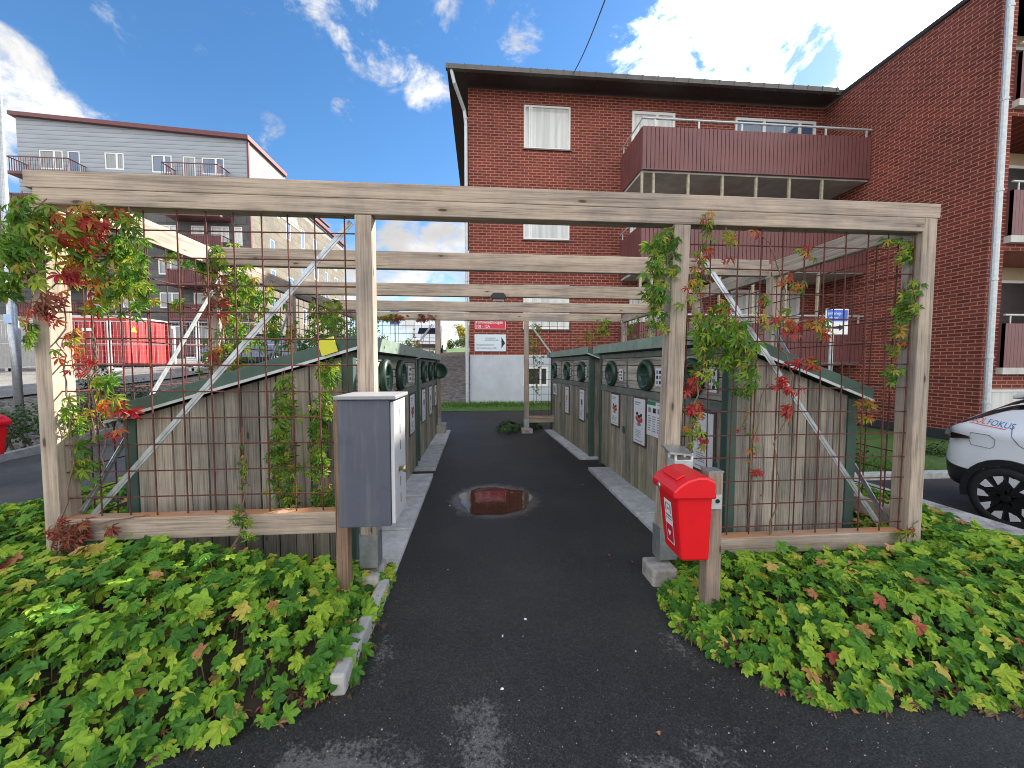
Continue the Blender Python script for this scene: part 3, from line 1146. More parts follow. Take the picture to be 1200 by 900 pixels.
for (tx, x, z, sz) in (('Himmelsdal', .13, 2.275, .075), ('bostadsomr\u00e5de', .13, 2.215, .075), ('Fastighetsexpedition', -.15, 2.065, .075), ('Himmelsdalsv\u00e4gen 10B', -.15, 1.965, .075)):
    lettering(tx, sz, M_greyink, t, (x, FY - .036, z), (1, 0, 0), (0, 0, 1), squash=.92)

# ---- the grey apartment block across the street
def cladding(name, col, pitch, vert=False):
    mt, nt, b = new_mat(name)
    h = NT(nt)
    sp = h.n('ShaderNodeSeparateXYZ', Vector=h.n('ShaderNodeTexCoord').outputs['Object'])
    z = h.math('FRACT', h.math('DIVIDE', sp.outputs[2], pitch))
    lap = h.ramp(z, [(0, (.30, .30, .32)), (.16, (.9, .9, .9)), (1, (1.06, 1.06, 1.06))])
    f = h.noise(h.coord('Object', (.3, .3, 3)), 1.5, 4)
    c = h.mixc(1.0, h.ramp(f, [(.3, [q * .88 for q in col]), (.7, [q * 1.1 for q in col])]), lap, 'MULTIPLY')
    nt.links.new(c, b.inputs['Base Color'])
    b.inputs['Roughness'].default_value = .6
    nt.links.new(h.bump(h.math('SUBTRACT', 1.0, z), .4, .05), b.inputs['Normal'])
    return mt


def stone(name, axis, c1, c2, mortar):
    mt, nt, b = new_mat(name)
    h = NT(nt)
    sp = h.n('ShaderNodeSeparateXYZ', Vector=h.n('ShaderNodeTexCoord').outputs['Object'])
    cb = h.n('ShaderNodeCombineXYZ')
    h.L.new(sp.outputs[axis], cb.inputs[0])
    h.L.new(sp.outputs[2], cb.inputs[1])
    br = h.n('ShaderNodeTexBrick')
    h.L.new(cb.outputs[0], br.inputs['Vector'])
    br.inputs['Scale'].default_value = 1
    br.inputs['Brick Width'].default_value = 1.5
    br.inputs['Row Height'].default_value = .62
    br.inputs['Mortar Size'].default_value = .02
    br.inputs['Color1'].default_value = (*c1, 1)
    br.inputs['Color2'].default_value = (*c2, 1)
    br.inputs['Mortar'].default_value = (*mortar, 1)
    f = h.noise(h.coord('Object'), 3, 5, .65)
    nt.links.new(h.mixc(1.0, br.outputs['Color'], h.ramp(f, [(.3, (.8, .8, .8)), (.7, (1.2, 1.18, 1.15))]), 'MULTIPLY'), b.inputs['Base Color'])
    b.inputs['Roughness'].default_value = .85
    nt.links.new(h.bump(f, .3, .03), b.inputs['Normal'])
    return mt


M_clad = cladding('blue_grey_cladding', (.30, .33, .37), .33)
M_clad_w = cladding('pale_cladding', (.17, .168, .165), .33)
M_st_d = stone('dark_slate_cladding', 0, (.115, .115, .115), (.070, .074, .080), (.05, .05, .05))
M_st_l = stone('buff_stone_cladding', 1, (.165, .145, .115), (.115, .103, .085), (.085, .075, .06))
M_maroon = plain('maroon_metal', (.13, .035, .04), .5, .1, .1, 3, 0)
M_maroon_wall = plain('maroon_panel', (.14, .055, .055), .7, 0, .2, .5, 0)
GY, GX = 33.0, -18.53
grey = thing('apartment_block', (-27, 33, 1.6), 'grey clad apartment block with sloping roof and maroon balconies on the left', 'building')
GL, ZC = -35.2, 14.1
top_w = [(-33.75, -32.05, 16.55, 18.0), (-31.75, -30.85, 15.75, 18.0), (-29.1, -27.7, 16.7, 18.0), (-25.7, -24.2, 16.6, 17.97), (-23.4, -22.45, 15.75, 17.95), (-22.0, -20.3, 16.6, 17.92)]
def zroof(x): return 20.32 - (x - GL) / (GX - GL) * 1.0
mb = MB()
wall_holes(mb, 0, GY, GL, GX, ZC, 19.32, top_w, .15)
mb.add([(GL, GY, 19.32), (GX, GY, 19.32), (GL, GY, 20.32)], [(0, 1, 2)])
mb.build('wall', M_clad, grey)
low_w = []
for k in range(5):
    z = 12.58 - 2.65 * k
    low_w += [(-30.9, -29.9, z - 1.5, z), (-25.55, -24.0, z - 1.25, z), (-23.0, -22.0, z - 1.9, z), (-21.5, -20.1, z - 1.25, z), (-33.6, -32.2, z - 1.25, z), (-28.3, -27.4, z - 1.25, z)] + ([(-19.75, -19.1, z - 1.5, z)])
mb = MB()
wall_holes(mb, 0, GY, GL - 3, GX, -.5, ZC, low_w, .15)
mb.build('wall', M_st_d, grey)
mb = MB()
side_w = []
for k in range(5):
    z = 12.7 - 2.65 * k
    for i in range(6):
        y = 36.0 + i * 3.0
        side_w.append((y, y + (1.3 if i % 2 else .9), z - 1.6, z))
side_w += [(36.0 + i * 3.0, 36.9 + i * 3.0, 13.6, 15.6) for i in range(1, 6)]
side_w += [(37.0, 37.9, 15.0, 16.6)]
wall_holes(mb, 1, GX, GY, 54.3, -.5, 16.9, side_w, .15, inward=-1)
mb.build('wall', M_st_l, grey)
mb = MB()
mb.add([(GX + .03, GY, 15.2), (GX + .03, 41.8, 15.2), (GX + .03, 38.9, 19.30), (GX + .03, GY, 19.32)], [(0, 1, 2, 3)])
mb.box(GX - 6, GX - 1.2, 46.5, 52.5, 16.9, 19.4)
mb.add([(GX, 38.9, 16.9), (GX, 54.3, 16.9), (GX, 54.3, 17.5), (GX, 38.9, 17.5)], [(0, 1, 2, 3)])
mb.build('wall', M_clad_w, grey)
mb = MB()
mb.prism([(GL - .25, GY - .30, 20.34), (GX + .25, GY - .30, zroof(GX + .25) + .02), (GX + .25, GY - .30, zroof(GX) + .34), (GL - .25, GY - .30, 20.62)], (0, 6.2, 0))
mb.prism([(GX + .02, 38.8, 17.52), (GX + .38, 38.8, 17.52), (GX + .38, 38.8, 17.8), (GX + .02, 38.8, 17.8)], (0, 15.8, 0))
mb.prism([(GX - 6.2, 46.3, 19.42), (GX - 1.0, 46.3, 19.42), (GX - 1.0, 46.3, 19.6), (GX - 6.2, 46.3, 19.6)], (0, 6.4, 0))
mb.build('roof', M_maroon, grey)
mb = MB()
mb.box(GX + .0, GX + .14, GY - .06, GY + .1, -.4, 19.2)
mb.build('downpipe', M_maroon, grey)
for i, (a, b, c, d) in enumerate(top_w):
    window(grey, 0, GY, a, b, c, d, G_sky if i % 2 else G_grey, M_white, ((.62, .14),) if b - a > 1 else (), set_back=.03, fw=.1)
for (a, b, c, d) in low_w:
    window(grey, 0, GY, a, b, c, d, G_curtain if d > 12 else G_grey, M_white, ((.6, .12),) if b - a > 1.2 else (), set_back=.03, fw=.1)
for i, (a, b, c, d) in enumerate(side_w):
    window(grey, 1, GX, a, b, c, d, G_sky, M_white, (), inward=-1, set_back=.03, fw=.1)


def rail_balcony(x0, x1, z, panel):
    mb = MB()
    mb.box(x0, x1, GY - 1.35, GY - .004, z - .20, z)
    bal = mb.build('balcony', M_maroon, grey)
    mb = MB()
    mb.box(x0, x1, GY - 1.33, GY - 1.28, z + 1.02, z + 1.08)
    mb.box(x0, x0 + .05, GY - 1.27, GY - .01, z + 1.02, z + 1.08)
    mb.box(x1 - .05, x1, GY - 1.27, GY - .01, z + 1.02, z + 1.08)
    n = int((x1 - x0) / .16)
    for i in range(n + 1):
        x = x0 + (x1 - x0 - .02) * i / n
        mb.box(x, x + .02, GY - 1.315, GY - 1.295, z + .01, z + 1.015)
    for i in range(8):
        y = GY - 1.15 + i * .155
        mb.box(x0 + .015, x0 + .035, y, y + .02, z + .01, z + 1.015)
        mb.box(x1 - .035, x1 - .015, y, y + .02, z + .01, z + 1.015)
    mb.build('railing', M_maroon, bal)
    if panel:
        mb = MB()
        mb.box(x0 + .04, x1 - .04, GY - 1.275, GY - 1.255, z + .05, z + 1.0)
        mb.build('panel', M_maroon_wall, bal)


for k in range(6):
    z = 15.72 - 2.65 * k
    rail_balcony(-34.6, -30.4, z, k > 0)
    rail_balcony(-24.0, -19.9, z, k > 0)

# ------------------------------------------------------------------ the timber pergola
YF = 2.42
YS = [2.42, 3.83, 5.28, 6.72, 8.08]
XL, XR = -2.567, 3.14
perg = thing('pergola', (.28, 5.2, 0), 'weathered timber pergola with five crossbeams and rusty wire mesh sides over the path', 'pergola')
PW = .098
for i, y in enumerate(YS):
    mb = MB()
    th = .095 if i == 0 else .07
    zb, zt = (2.362, 2.552) if i == 0 else (2.385, 2.552)
    if i == 0:
        mb.box(XL, XR, y, y + th, 2.455, zt)
        mb.box(XL + .045, XR - .045, y + .0004, y + th - .0004, zb, 2.4545)
    else:
        mb.box(XL + .12, XR - .12, y, y + th, zb, zt)
    mb.build('beam', timber(0), perg, False, .006)
for x in (-2.545, 3.045):
    for (a, b) in zip(YS[:-1], YS[1:]):
        mb = MB()
        mb.box(x, x + .075, a + .10, b - .004, 2.372, 2.535)
        mb.build('beam', timber(1), perg, False, .006)


def post(x, y, z0, z1, w=PW, d=PW, foot=True, base=None, lean=0.0):
    mb = MB()
    mb.prism([(x, y, z0), (x + w, y, z0), (x + w, y + d, z0), (x, y + d, z0)], (lean, 0, z1 - z0))
    p = mb.build('post', timber(2), perg, False, .006)
    if foot:
        fb = MB()
        fb.box(x - .006, x - .001, y - .004, y + d + .004, z0 - .16, z0 + .06)
        fb.box(x + w + .001, x + w + .006, y - .004, y + d + .004, z0 - .16, z0 + .06)
        fb.box(x - .006, x + w + .006, y - .006, y - .0045, z0 - .15, z0 + .055)
        fb.box(x, x + w, y, y + d, z0 - .16, z0 - .004)
        fb.build('post_shoe', M_galv, p)
    if base:
        a, b, c, dd, h = base
        cb = MB()
        cb.box(a, b, c, dd, -.05, h)
        cb.build('post_footing', M_conc_d, p, False, .015)
    return p


post(-2.560, YF, .12, 2.36, .088, .13, False)
post(-.757, YF, .33, 2.36, .100, .100, True, (-.86, -.64, 2.36, 2.60, .145))
post(1.195, YF, .30, 2.36, .112, .100, True, (1.115, 1.285, 2.345, 2.53, .115), .055)
post(3.015, YF, .05, 2.454, .105, .13, False)
for y in YS[1:]:
    post(-2.545, y - .02, -.05, 2.38, .095, .095, False)
    post(3.045, y - .02, -.05, 2.38, .095, .095, False)
post(-.94, 8.07, .30, 2.38, .10, .10, True, (-1.08, -.74, 7.96, 8.3, .22))
post(.92, 8.07, .25, 2.38, .10, .10, True, (.86, 1.1, 8.0, 8.22, .1))

# bottom rails
for (a, b, y, z0, z1, ax) in ((-2.47, -.90, YF + .005, .402, .538, 0), (1.36, 3.01, YF + .005, .155, .272, 0), (1.02, 3.04, 8.09, .22, .36, 0), (-2.45, -.95, 8.09, .22, .36, 0)):
    mb = MB()
    mb.box(a, b, y, y + .09, z0, z1)
    mb.build('rail', rail_mat(), perg, False, .006)
for x in (-2.54, 3.05):
    for (a, b) in zip(YS[:-1], YS[1:]):
        mb = MB()
        mb.box(x, x + .08, a + .135, b - .025, .26, .38)
        mb.build('rail', timber(1), perg, False, .006)


def mesh_panel(axis, plane, u0, u1, z0, z1, off=.08, r=.0046, step=.162, wob=.009):
    mb = MB()
    u = u0 + off
    while u < u1 - .01:
        k = R.uniform(-wob, wob)
        a = (u, plane + k, z0) if axis == 0 else (plane + k, u, z0)
        b = (u + k * 2, plane - k, z1) if axis == 0 else (plane - k, u + k * 2, z1)
        mb.tube([a, b], r, 5)
        u += step
    z = z1 - .108
    while z > z0 + .01:
        k = R.uniform(-wob, wob)
        a = (u0 - .01, plane + 2 * r, z + k) if axis == 0 else (plane + 2 * r, u0 - .01, z + k)
        b = (u1 + .01, plane + 2 * r, z - k) if axis == 0 else (plane + 2 * r, u1 + .01, z - k)
        mb.tube([a, b], r, 5)
        z -= step * .99
    return mb.build('mesh_panel', M_rust, perg)


mesh_panel(0, YF + .040, -2.46, -.76, .54, 2.36, .173)
mesh_panel(0, YF + .040, 1.32, 3.01, .274, 2.36, .05)
for x in (-2.475, 3.05):
    for i, (a, b) in enumerate(zip(YS[:-1], YS[1:])):
        mesh_panel(1, x, a + .13, b - .03, .38, 2.37, .07)
mesh_panel(0, 8.12, -2.45, -.95, .36, 2.38, .1)
mesh_panel(0, 8.12, 1.03, 3.04, .36, 2.38, .1)

# diagonal braces of galvanised strip
for (p, q, wd) in (((-2.37, 2.50, .53), (-.80, 2.50, 2.34), (0, 0, 1)), ((1.47, 2.50, 2.20), (2.875, 2.50, .30), (0, 0, 1)),
                   ((-2.445, 2.52, .55), (-2.445, 3.86, 2.27), (0, 0, 1)), ((3.02, 2.56, .28), (3.02, 3.80, 1.9), (0, 0, 1)),
                   ((3.02, 3.9, .30), (3.02, 5.2, 2.25), (0, 0, 1)), ((3.02, 6.75, .4), (3.02, 8.0, 2.3), (0, 0, 1)),
                   ((-2.445, 3.95, .4), (-2.445, 5.25, 2.3), (0, 0, 1)), ((-2.3, 8.06, .5), (-1.0, 8.06, 2.3), (0, 0, 1)), ((1.05, 8.06, 2.3), (2.4, 8.06, .5), (0, 0, 1))):
    mb = MB()
    mb.bar(p, q, .036, .005, wd)
    mb.bar((p[0], p[1] - .0025, p[2]) if p[1] == q[1] else (p[0] + .0025, p[1], p[2]), (q[0], q[1] - .0025, q[2]) if p[1] == q[1] else (q[0] + .0025, q[1], q[2]), .010, .006, wd)
    mb.build('brace', M_galv, perg)

# bulkhead lamp on the third crossbeam (unlit)
t = thing('bulkhead_lamp', (.24, 5.25, 2.36), 'small black bulkhead lamp fixed to the third crossbeam', 'lamp')
mb = MB()
mb.prism([(.15, 5.275, 2.335), (.33, 5.275, 2.335), (.34, 5.275, 2.39), (.31, 5.275, 2.425), (.17, 5.275, 2.425), (.14, 5.275, 2.39)], (0, -.10, 0))
mb.build('housing', M_black, t, False, .01)
mb = MB()
mb.box(.165, .315, 5.19, 5.26, 2.322, 2.3345)
mb.build('lens', plain('frosted_lens', (.5, .5, .5), .3), t)


# ------------------------------------------------------------------ recycling sheds
def poster(parent, x, face, y0, y1, z0, z1, style, frame=True):
    """sheet on a face whose outside is at local x, facing -x (face=-1) or +x"""
    d = face

    def bx(mb, a, b, c, e, t0, t1, m=0):
        mb.box(x + d * t0, x + d * t1, a, b, c, e, m)
    mb = MB()
    if frame:
        bx(mb, y0 - .022, y1 + .022, z0 - .022, z1 + .022, .002, .012)
    else:
        bx(mb, y0, y1, z0, z1, .002, .008)
    p = mb.build('poster', M_brownframe if frame else M_greyink, parent)
    mb = MB()
    bx(mb, y0, y1, z0, z1, .0125, .0155)
    mb.build('sheet', M_poster, p)
    mb = MB()
    w, hh = y1 - y0, z1 - z0
    def q(u0, u1, v0, v1, m):
        # u runs from the viewer's left; the face decides which way that is
        if d < 0:
            a, b = y1 - u1 * w, y1 - u0 * w
        else:
            a, b = y0 + u0 * w, y0 + u1 * w
        bx(mb, a, b, z0 + v0 * hh, z0 + v1 * hh, .0158, .0172, m)
    if style == 'people':
        q(.14, .62, .90, .925, 1); q(.14, .5, .86, .875, 1)
        def el(u, v, ru, rv, m, t1):
            y_ = (y1 - u * w) if d < 0 else (y0 + u * w)
            mb.prism([(x + d * .0158, y_ + ru * w * cos(2 * pi * k / 14), z0 + v * hh + rv * hh * sin(2 * pi * k / 14)) for k in range(14)], (d * t1, 0, 0), m)
        for (u, v) in ((.33, .66), (.68, .635), (.50, .60)):
            el(u, v - .10, .15, .062, 2, .0006)
            el(u, v - .03, .085, .048, 3, .0010)
            el(u, v + .004, .095, .038, 0, .0014)
        el(.5, .42, .20, .035, 1, .0006)
        for k in range(5):
            q(.2, .2 + R.uniform(.3, .6), .28 - k * .035, .292 - k * .035, 1)
        q(.14, .8, .055, .07, 1)
    elif style == 'grid':
        q(.0, .44, .90, 1.0, 4)
        q(.52, .92, .93, .95, 1)
        for i in range(4):
            q(.08 + i * .23, .22 + i * .23, .68, .82, 0 if i in (1, 3) else 1)
            for k in range(7):
                q(.06 + i * .235, .06 + i * .235 + R.uniform(.10, .17), .56 - k * .07, .585 - k * .07, 1)
    elif style == 'item':
        q(.2, .8, .88, .91, 1)
        q(.34, .66, .50, .68, R.choice((5, 0, 6)))
        q(.4, .6, .42, .47, 1)
        for k in range(4):
            q(.25, .25 + R.uniform(.3, .5), .3 - k * .05, .315 - k * .05, 1)
    elif style == 'icons':
        for i in range(2):
            for k in range(3):
                q(.15 + i * .42, .42 + i * .42, .12 + k * .29, .30 + k * .29, 0 if (i + k) % 2 else 1)
    elif style == 'green':
        q(.1, .9, .15, .85, 7)
        q(.25, .75, .4, .6, 1)
    mb.build('print', [M_blackink, M_greyink, M_redink, plain('skin_print', (.45, .27, .18), .6), M_greenink, plain('ochre_print', (.45, .30, .10), .6), plain('dark_blue_print', (.05, .08, .15), .6), plain('pale_green_print', (.30, .5, .40), .6)], p)
    return p


def hatch(parent, x, face, y, z, r=.165, open_lid=False):
    """round green throw-in opening with a thick rubber-like rim and a hinged flap inside"""
    mb = MB()
    mb.lathe((x, y, z), (face, 0, 0), [(r * 1.0, 0.0), (r * 1.06, .012), (r * 1.06, .032), (r * .98, .052), (r * .86, .060), (r * .74, .054), (r * .62, .034), (r * .58, .012)], 28)
    hb = mb.build('hatch', M_hatch, parent, True)
    mb = MB()
    mb.lathe((x, y, z), (face, 0, 0), [(r * .59, .004), (r * .59, .010), (0, .010)], 24)
    mb.build('opening', M_dark, hb)
    mb = MB()
    mb.prism([(x + face * .018, y + r * .58 * cos(a), z + r * .58 * sin(a)) for a in [pi + pi * k / 10 for k in range(11)]], (face * .012, 0, 0))
    mb.bar((x + face * .036, y - r * .58, z), (x + face * .036, y + r * .58, z), .02, .02, (0, 0, 1))
    mb.build('flap', M_hatch, hb)
    if open_lid:
        mb = MB()
        mb.lathe((x + face * .10, y, z), (0, -1, 0), [(0, -.03), (r * .5, -.03), (r * .95, -.02), (r, .0), (r * .98, .03), (r * .80, .04), (r * .72, .015), (0, .012)], 28)
        mb.build('lid', M_hatch, hb, True)
    return hb


def shed(name_label, loc, rotz, L, W, hf, hb, face, ndoor, hatches, posters, group, side_z0=.02, mossy=True):
    """lean-to shed, local frame: front face at x = 0 looking towards face, body behind it, near gable at y = 0, length L"""
    t = thing('recycling_shed', loc, name_label, 'recycling shed', group, rotz, True)
    f = face                      # +1: front looks to +x, body extends to -x
    X = lambda d: -f * d          # depth behind the front
    P = .075
    # corner posts and frame
    for (d, y, hh) in ((0, 0, hf), (0, L - P, hf), (W - P, 0, hb), (W - P, L - P, hb)):
        mb = MB()
        top = hh + .0
        mb.box(X(d), X(d + P), y, y + P, -.02, top)
        mb.build('corner_post', M_green, t, False, .005)
    zr = 1.10                     # green rail under the hatch boards
    dw = (L - 2 * P) / ndoor
    mb = MB()
    mb.box(X(.004), X(.05), P + .002, L - P - .002, zr - .005, zr + .075)
    mb.box(X(.006), X(.05), P + .002, L - P - .002, hf - .06, hf - .0)
    for i in range(1, ndoor):
        y = P + dw * i
        mb.box(X(.008), X(.05), y - .014, y + .014, .03, zr - .006)
        mb.box(X(.008), X(.05), y - .014, y + .014, zr + .076, hf - .061)
    mb.build('front_frame', plain('worn_green_paint', (.135, .155, .130), .6, 0, .3, 9), t, False, .003)
    # front: doors of upright boards below, level boards above
    for i in range(ndoor):
        y0, y1 = P + dw * i + .016, P + dw * (i + 1) - .016
        mb = MB()
        n = 8
        bw = (y1 - y0) / n
        for k in range(n):
            j = R.uniform(-.004, .004)
            mb.box(X(.014 + j), X(.040), y0 + k * bw + .0045, y0 + (k + 1) * bw - .0045, .035 + R.uniform(0, .012), zr - .008)
        d = mb.build('door', boards(2, mossy), t, False, .002)
        if i % 2 == 0:
            mb = MB()
            mb.box(X(.0), X(.013), y0 + .03, y0 + .07, .62, .70)
            mb.build('handle', M_green, d)
        mb = MB()
        n = 4
        hgt = (hf - .062 - zr - .078) / n
        for k in range(n):
            j = R.uniform(-.003, .003)
            mb.box(X(.016 + j), X(.042), y0, y1, zr + .078 + k * hgt + .003, zr + .078 + (k + 1) * hgt - .003)
        mb.build('upper_boarding', wood('pale_boards', 1, (.50, .46, .40), (.215, .19, .165), True, .30), t, False, .002)
    # gables of upright boards, following the roof slope
    for (y, s) in ((.008, 1), (L - .036, 1)):
        mb = MB()
        n = int((W - 2 * P) / .105)
        bw = (W - 2 * P) / n
        for k in range(n):
            d0, d1 = P + k * bw + .004, P + (k + 1) * bw - .004
            h0, h1 = hf + (hb - hf) * d0 / W - .01, hf + (hb - hf) * d1 / W - .01
            yy = y + R.uniform(-.004, .004)
            z0 = side_z0 + R.uniform(0, .015)
            mb.prism([(X(d0), yy, z0), (X(d1), yy, z0), (X(d1), yy, h1), (X(d0), yy, h0)], (0, .024, 0))
        mb.build('gable_boarding', boards(2), t, False, .002)
    mb = MB()
    mb.box(X(W - .05), X(W - .02), P, L - P, .02, hb - .02)
    mb.build('back_boarding', boards(2), t)
    # roof: sloping deck with felt, pale flashing along the front edge
    o = .06
    sl = (hb - hf) / W
    def rz(d): return hf + sl * d
    mb = MB()
    mb.prism([(X(-o), -o, rz(-o) + .012), (X(W + o), -o, rz(W + o) + .012), (X(W + o), -o, rz(W + o) + .10), (X(-o), -o, rz(-o) + .10)], (0, L + 2 * o, 0))
    roof = mb.build('roof', M_roof_green, t, False, .006)
    mb = MB()
    mb.box(X(-o - .012), X(-o - .002), -o - .01, L + o + .01, rz(-o) - .004, rz(-o) + .108)
    for k in range(int(L / .45)):
        mb.box(X(-o - .018), X(-o - .0125), .12 + k * .45, .14 + k * .45, rz(-o) + .03, rz(-o) + .05)
    mb.build('flashing', M_fascia, roof)
    mb = MB()
    mb.bar((X(-o), -o - .004, rz(-o) + .008), (X(W + o), -o - .004, rz(W + o) + .008), .018, .006, (0, 0, 1))
    mb.build('drip_edge', M_galv2, roof)
    for (y, z, op) in hatches:
        hatch(t, 0 + f * -.010, f, y, z, .158, op)
    for (y0, y1, z0, z1, st, fr) in posters:
        poster(t, -f * .012, f, y0, y1, z0, z1, st, fr)
    return t


G_sh = 'green roofed wooden recycling sheds along the path'
a_r = radians(-1.6)
hz = 1.345
shR1 = shed('weathered board recycling shed nearest on the right, behind the red bin', (1.795, 2.64, 0), -a_r * 1.0, 2.80, 1.06, 1.60, 1.20, -1, 3,
            [(.46, hz, False), (1.30, hz, False), (2.30, hz, False)],
            [(2.06, 2.30, .68, 1.07, 'people', True), (1.32, 1.60, .58, 1.08, 'people', True), (.84, 1.27, .72, 1.075, 'grid', False),
             (.16, .42, .60, 1.07, 'people', True), (1.93, 2.05, 1.26, 1.40, 'icons', False), (.96, 1.10, 1.24, 1.42, 'icons', False), (.13, .25, 1.24, 1.42, 'icons', False)], G_sh)
shR2 = shed('weathered board recycling shed on the right nearest the brick house', (1.665, 5.74, 0), radians(2.6), 2.66, 1.06, 1.60, 1.20, -1, 3,
            [(.38, hz, False), (1.26, hz, False), (2.25, hz, False)],
            [(.26, .50, .56, 1.05, 'item', True), (1.18, 1.40, .56, 1.05, 'item', True), (2.10, 2.36, .84, 1.06, 'green', False), (1.03, 1.12, 1.26, 1.42, 'icons', False), (.16, .25, 1.26, 1.42, 'icons', False), (1.95, 2.06, 1.26, 1.42, 'icons', False)], G_sh)
shL1 = shed('weathered board recycling shed nearest on the left, behind the grey cabinet', (-.885, 2.74, 0), 0.0, 2.68, 1.50, 1.545, 1.09, 1, 3,
            [(.36, hz, False), (.86, hz, False), (1.55, hz, False)],
            [(2.12, 2.42, .58, 1.07, 'people', True), (1.32, 1.6, .58, 1.07, 'people', True), (2.02, 2.22, 1.24, 1.44, 'icons', False)], G_sh)
shL2 = shed('weathered board recycling shed on the left with its far hatch lid swung open', (-.895, 5.64, 0), radians(.2), 2.4, 1.50, 1.545, 1.09, 1, 3,
            [(.42, hz, False), (1.25, hz, False), (2.02, hz, True)],
            [(.28, .60, .58, 1.07, 'item', True), (1.12, 1.42, .58, 1.07, 'item', True), (1.9, 2.2, .66, 1.05, 'item', True)], G_sh)
# yellow sticker on the near left shed roof
mb = MB()
mb.prism([(-1.06, 2.66, 1.565), (-.955, 2.66, 1.60), (-.985, 2.66, 1.70), (-1.09, 2.66, 1.665)], (0, .004, 0))
M_yel = plain('yellow_plastic', (.62, .62, .03), .45, 0, .04, 3, 0)
o = mb.build('sticker', M_yel, None)
o.location = (0, 0, -.055)
tag(o, 'bright yellow square tag on the green roof of the left shed', 'tag')

# ------------------------------------------------------------------ leaves
COVER_OUT = [(-170, .30), (-140, .52), (-122, .62), (-108, .74), (-97, .60), (-84, .46), (-70, .76), (-62, .80), (-50, .97), (-38, .80), (-30, .52), (-20, .78), (-11, .82), (0, 1.0),
             (11, .82), (20, .78), (30, .52), (38, .80), (50, .97), (62, .80), (70, .76), (84, .46), (97, .60), (108, .74), (122, .62), (140, .52), (170, .30)]


def frame_of(nrm, tip):
    n = Vector(nrm).normalized()
    t = Vector(tip)
    t = t - n * t.dot(n)
    if t.length < 1e-4:
        t = n.orthogonal()
    t.normalize()
    return t, n.cross(t), n


def cover_leaf(mb, p, nrm, tip, size, m=0, rr=R):
    t, s, n = frame_of(nrm, tip)
    fold = rr.uniform(.03, .22)
    droop = rr.uniform(-.05, .55)
    vs = [Vector(p) - t * .05 * size]
    for (a, r) in COVER_OUT:
        a2 = radians(a + rr.uniform(-3, 3))
        rj = r * rr.uniform(.93, 1.06)
        z = -droop * rj * rj * .6 + (fold * .6 if r < .64 else 0) + rr.uniform(-.07, .07)
        vs.append(Vector(p) + (t * cos(a2) * rj + s * sin(a2) * rj + n * z) * size)
    k = len(COVER_OUT)
    mb.add(vs, [(0, i, i + 1) for i in range(1, k)] + [(0, k, 1)], m)


def creeper_leaf(mb, p, nrm, tip, size, m=0, rr=R):
    t, s, n = frame_of(nrm, tip)
    vs, fs = [Vector(p)], []
    for (a, L, w) in ((0, 1.0, .15), (44, .92, .14), (-44, .92, .14), (96, .68, .105), (-96, .68, .105)):
        a2 = radians(a + rr.uniform(-9, 9))
        d = t * cos(a2) + s * sin(a2)
        q = n.cross(d)
        L *= rr.uniform(.85, 1.1)
        dr = rr.uniform(.2, .75)
        up = rr.uniform(.02, .10)
        b = len(vs)

        def pt(u, v, z=0.0):
            return Vector(p) + (d * (u * L) + q * v + n * (z - dr * u * u * L)) * size
        vs += [pt(.28, -w * .75, up), pt(.62, -w, up), pt(1, 0), pt(.62, w, up), pt(.28, w * .75, up), pt(.5, 0, -.02)]
        fs += [(0, b, b + 5), (b, b + 1, b + 5), (b + 1, b + 2, b + 5), (b + 2, b + 3, b + 5), (b + 3, b + 4, b + 5), (b + 4, 0, b + 5)]
    mb.add(vs, fs, m)


def simple_leaf(mb, p, nrm, tip, size, m=0, rr=R):
    t, s, n = frame_of(nrm, tip)
    p = Vector(p)
    mb.add([p - t * .5 * size, p + s * .3 * size + n * .06 * size, p + t * .6 * size - n * .1 * size, p - s * .3 * size + n * .06 * size], [(0, 1, 2), (0, 2, 3)], m)


def cover(poly, top, w, nleaf, label, name, size=(.026, .060), seed=3, bounds=None):
    rr = random.Random(seed)
    xs = [p[0] for p in poly]
    ys = [p[1] for p in poly]
    x0, x1, y0, y1 = bounds or (min(xs), max(xs), min(ys), max(ys))
    mb = MB()
    st = MB()
    k = 0
    while k < nleaf:
        x, y = rr.uniform(x0 - .08, x1 + .05), rr.uniform(y0 - .10, y1)
        ins = inside(poly, x, y)
        ed = edge_dist(poly, x, y)
        if not ins and ed > (.025 if abs(x + .6) < .12 else .07):
            continue
        if sin(7.3 * x + 2.1 * sin(5 * y)) * sin(6.1 * y + 1.7 * sin(4.3 * x) + seed) > .90 and rr.random() < .7:
            continue
        hgt = top * S(-.16, w, ed if ins else -ed)
        hgt *= .82 + .36 * (.5 + .5 * sin(3.1 * x + 1.3) * sin(3.7 * y + .6 * x)) 
        u = rr.random()
        z = hgt * (1 - .75 * u * u) + rr.uniform(-.015, .03)
        if rr.random() < .05:
            z += rr.uniform(.02, .07)
        if z < .02:
            z = .02 + rr.uniform(0, .02)
        # normals: mostly up, leaning outwards near the edge
        e = 1 - min(1, ed / (w * 1.1))
        tilt = Vector((rr.gauss(0, .34), rr.gauss(-.18, .34) - .55 * e, 1.0 - .35 * e))
        ang = rr.gauss(-pi / 2, 1.1)
        sz = rr.uniform(*size) * (1.15 if u < .3 else .9)
        cover_leaf(mb, (x, y, z), tilt, (cos(ang), sin(ang), -.1), sz, 0, rr)
        if k % 5 == 0:
            st.tube([(x, y, z - .005), (x + rr.uniform(-.03, .03), y + rr.uniform(-.03, .03), max(0, z - .18))], .0022, 4, cap=False)
        k += 1
    o = mb.build(name, LEAF_COVER)
    tag(o, label, None, None, 'stuff')
    s = st.build('stems', plain('cover_stem', (.13, .10, .045), .8, 0, .3, 20, 0))
    s.parent = o
    return o


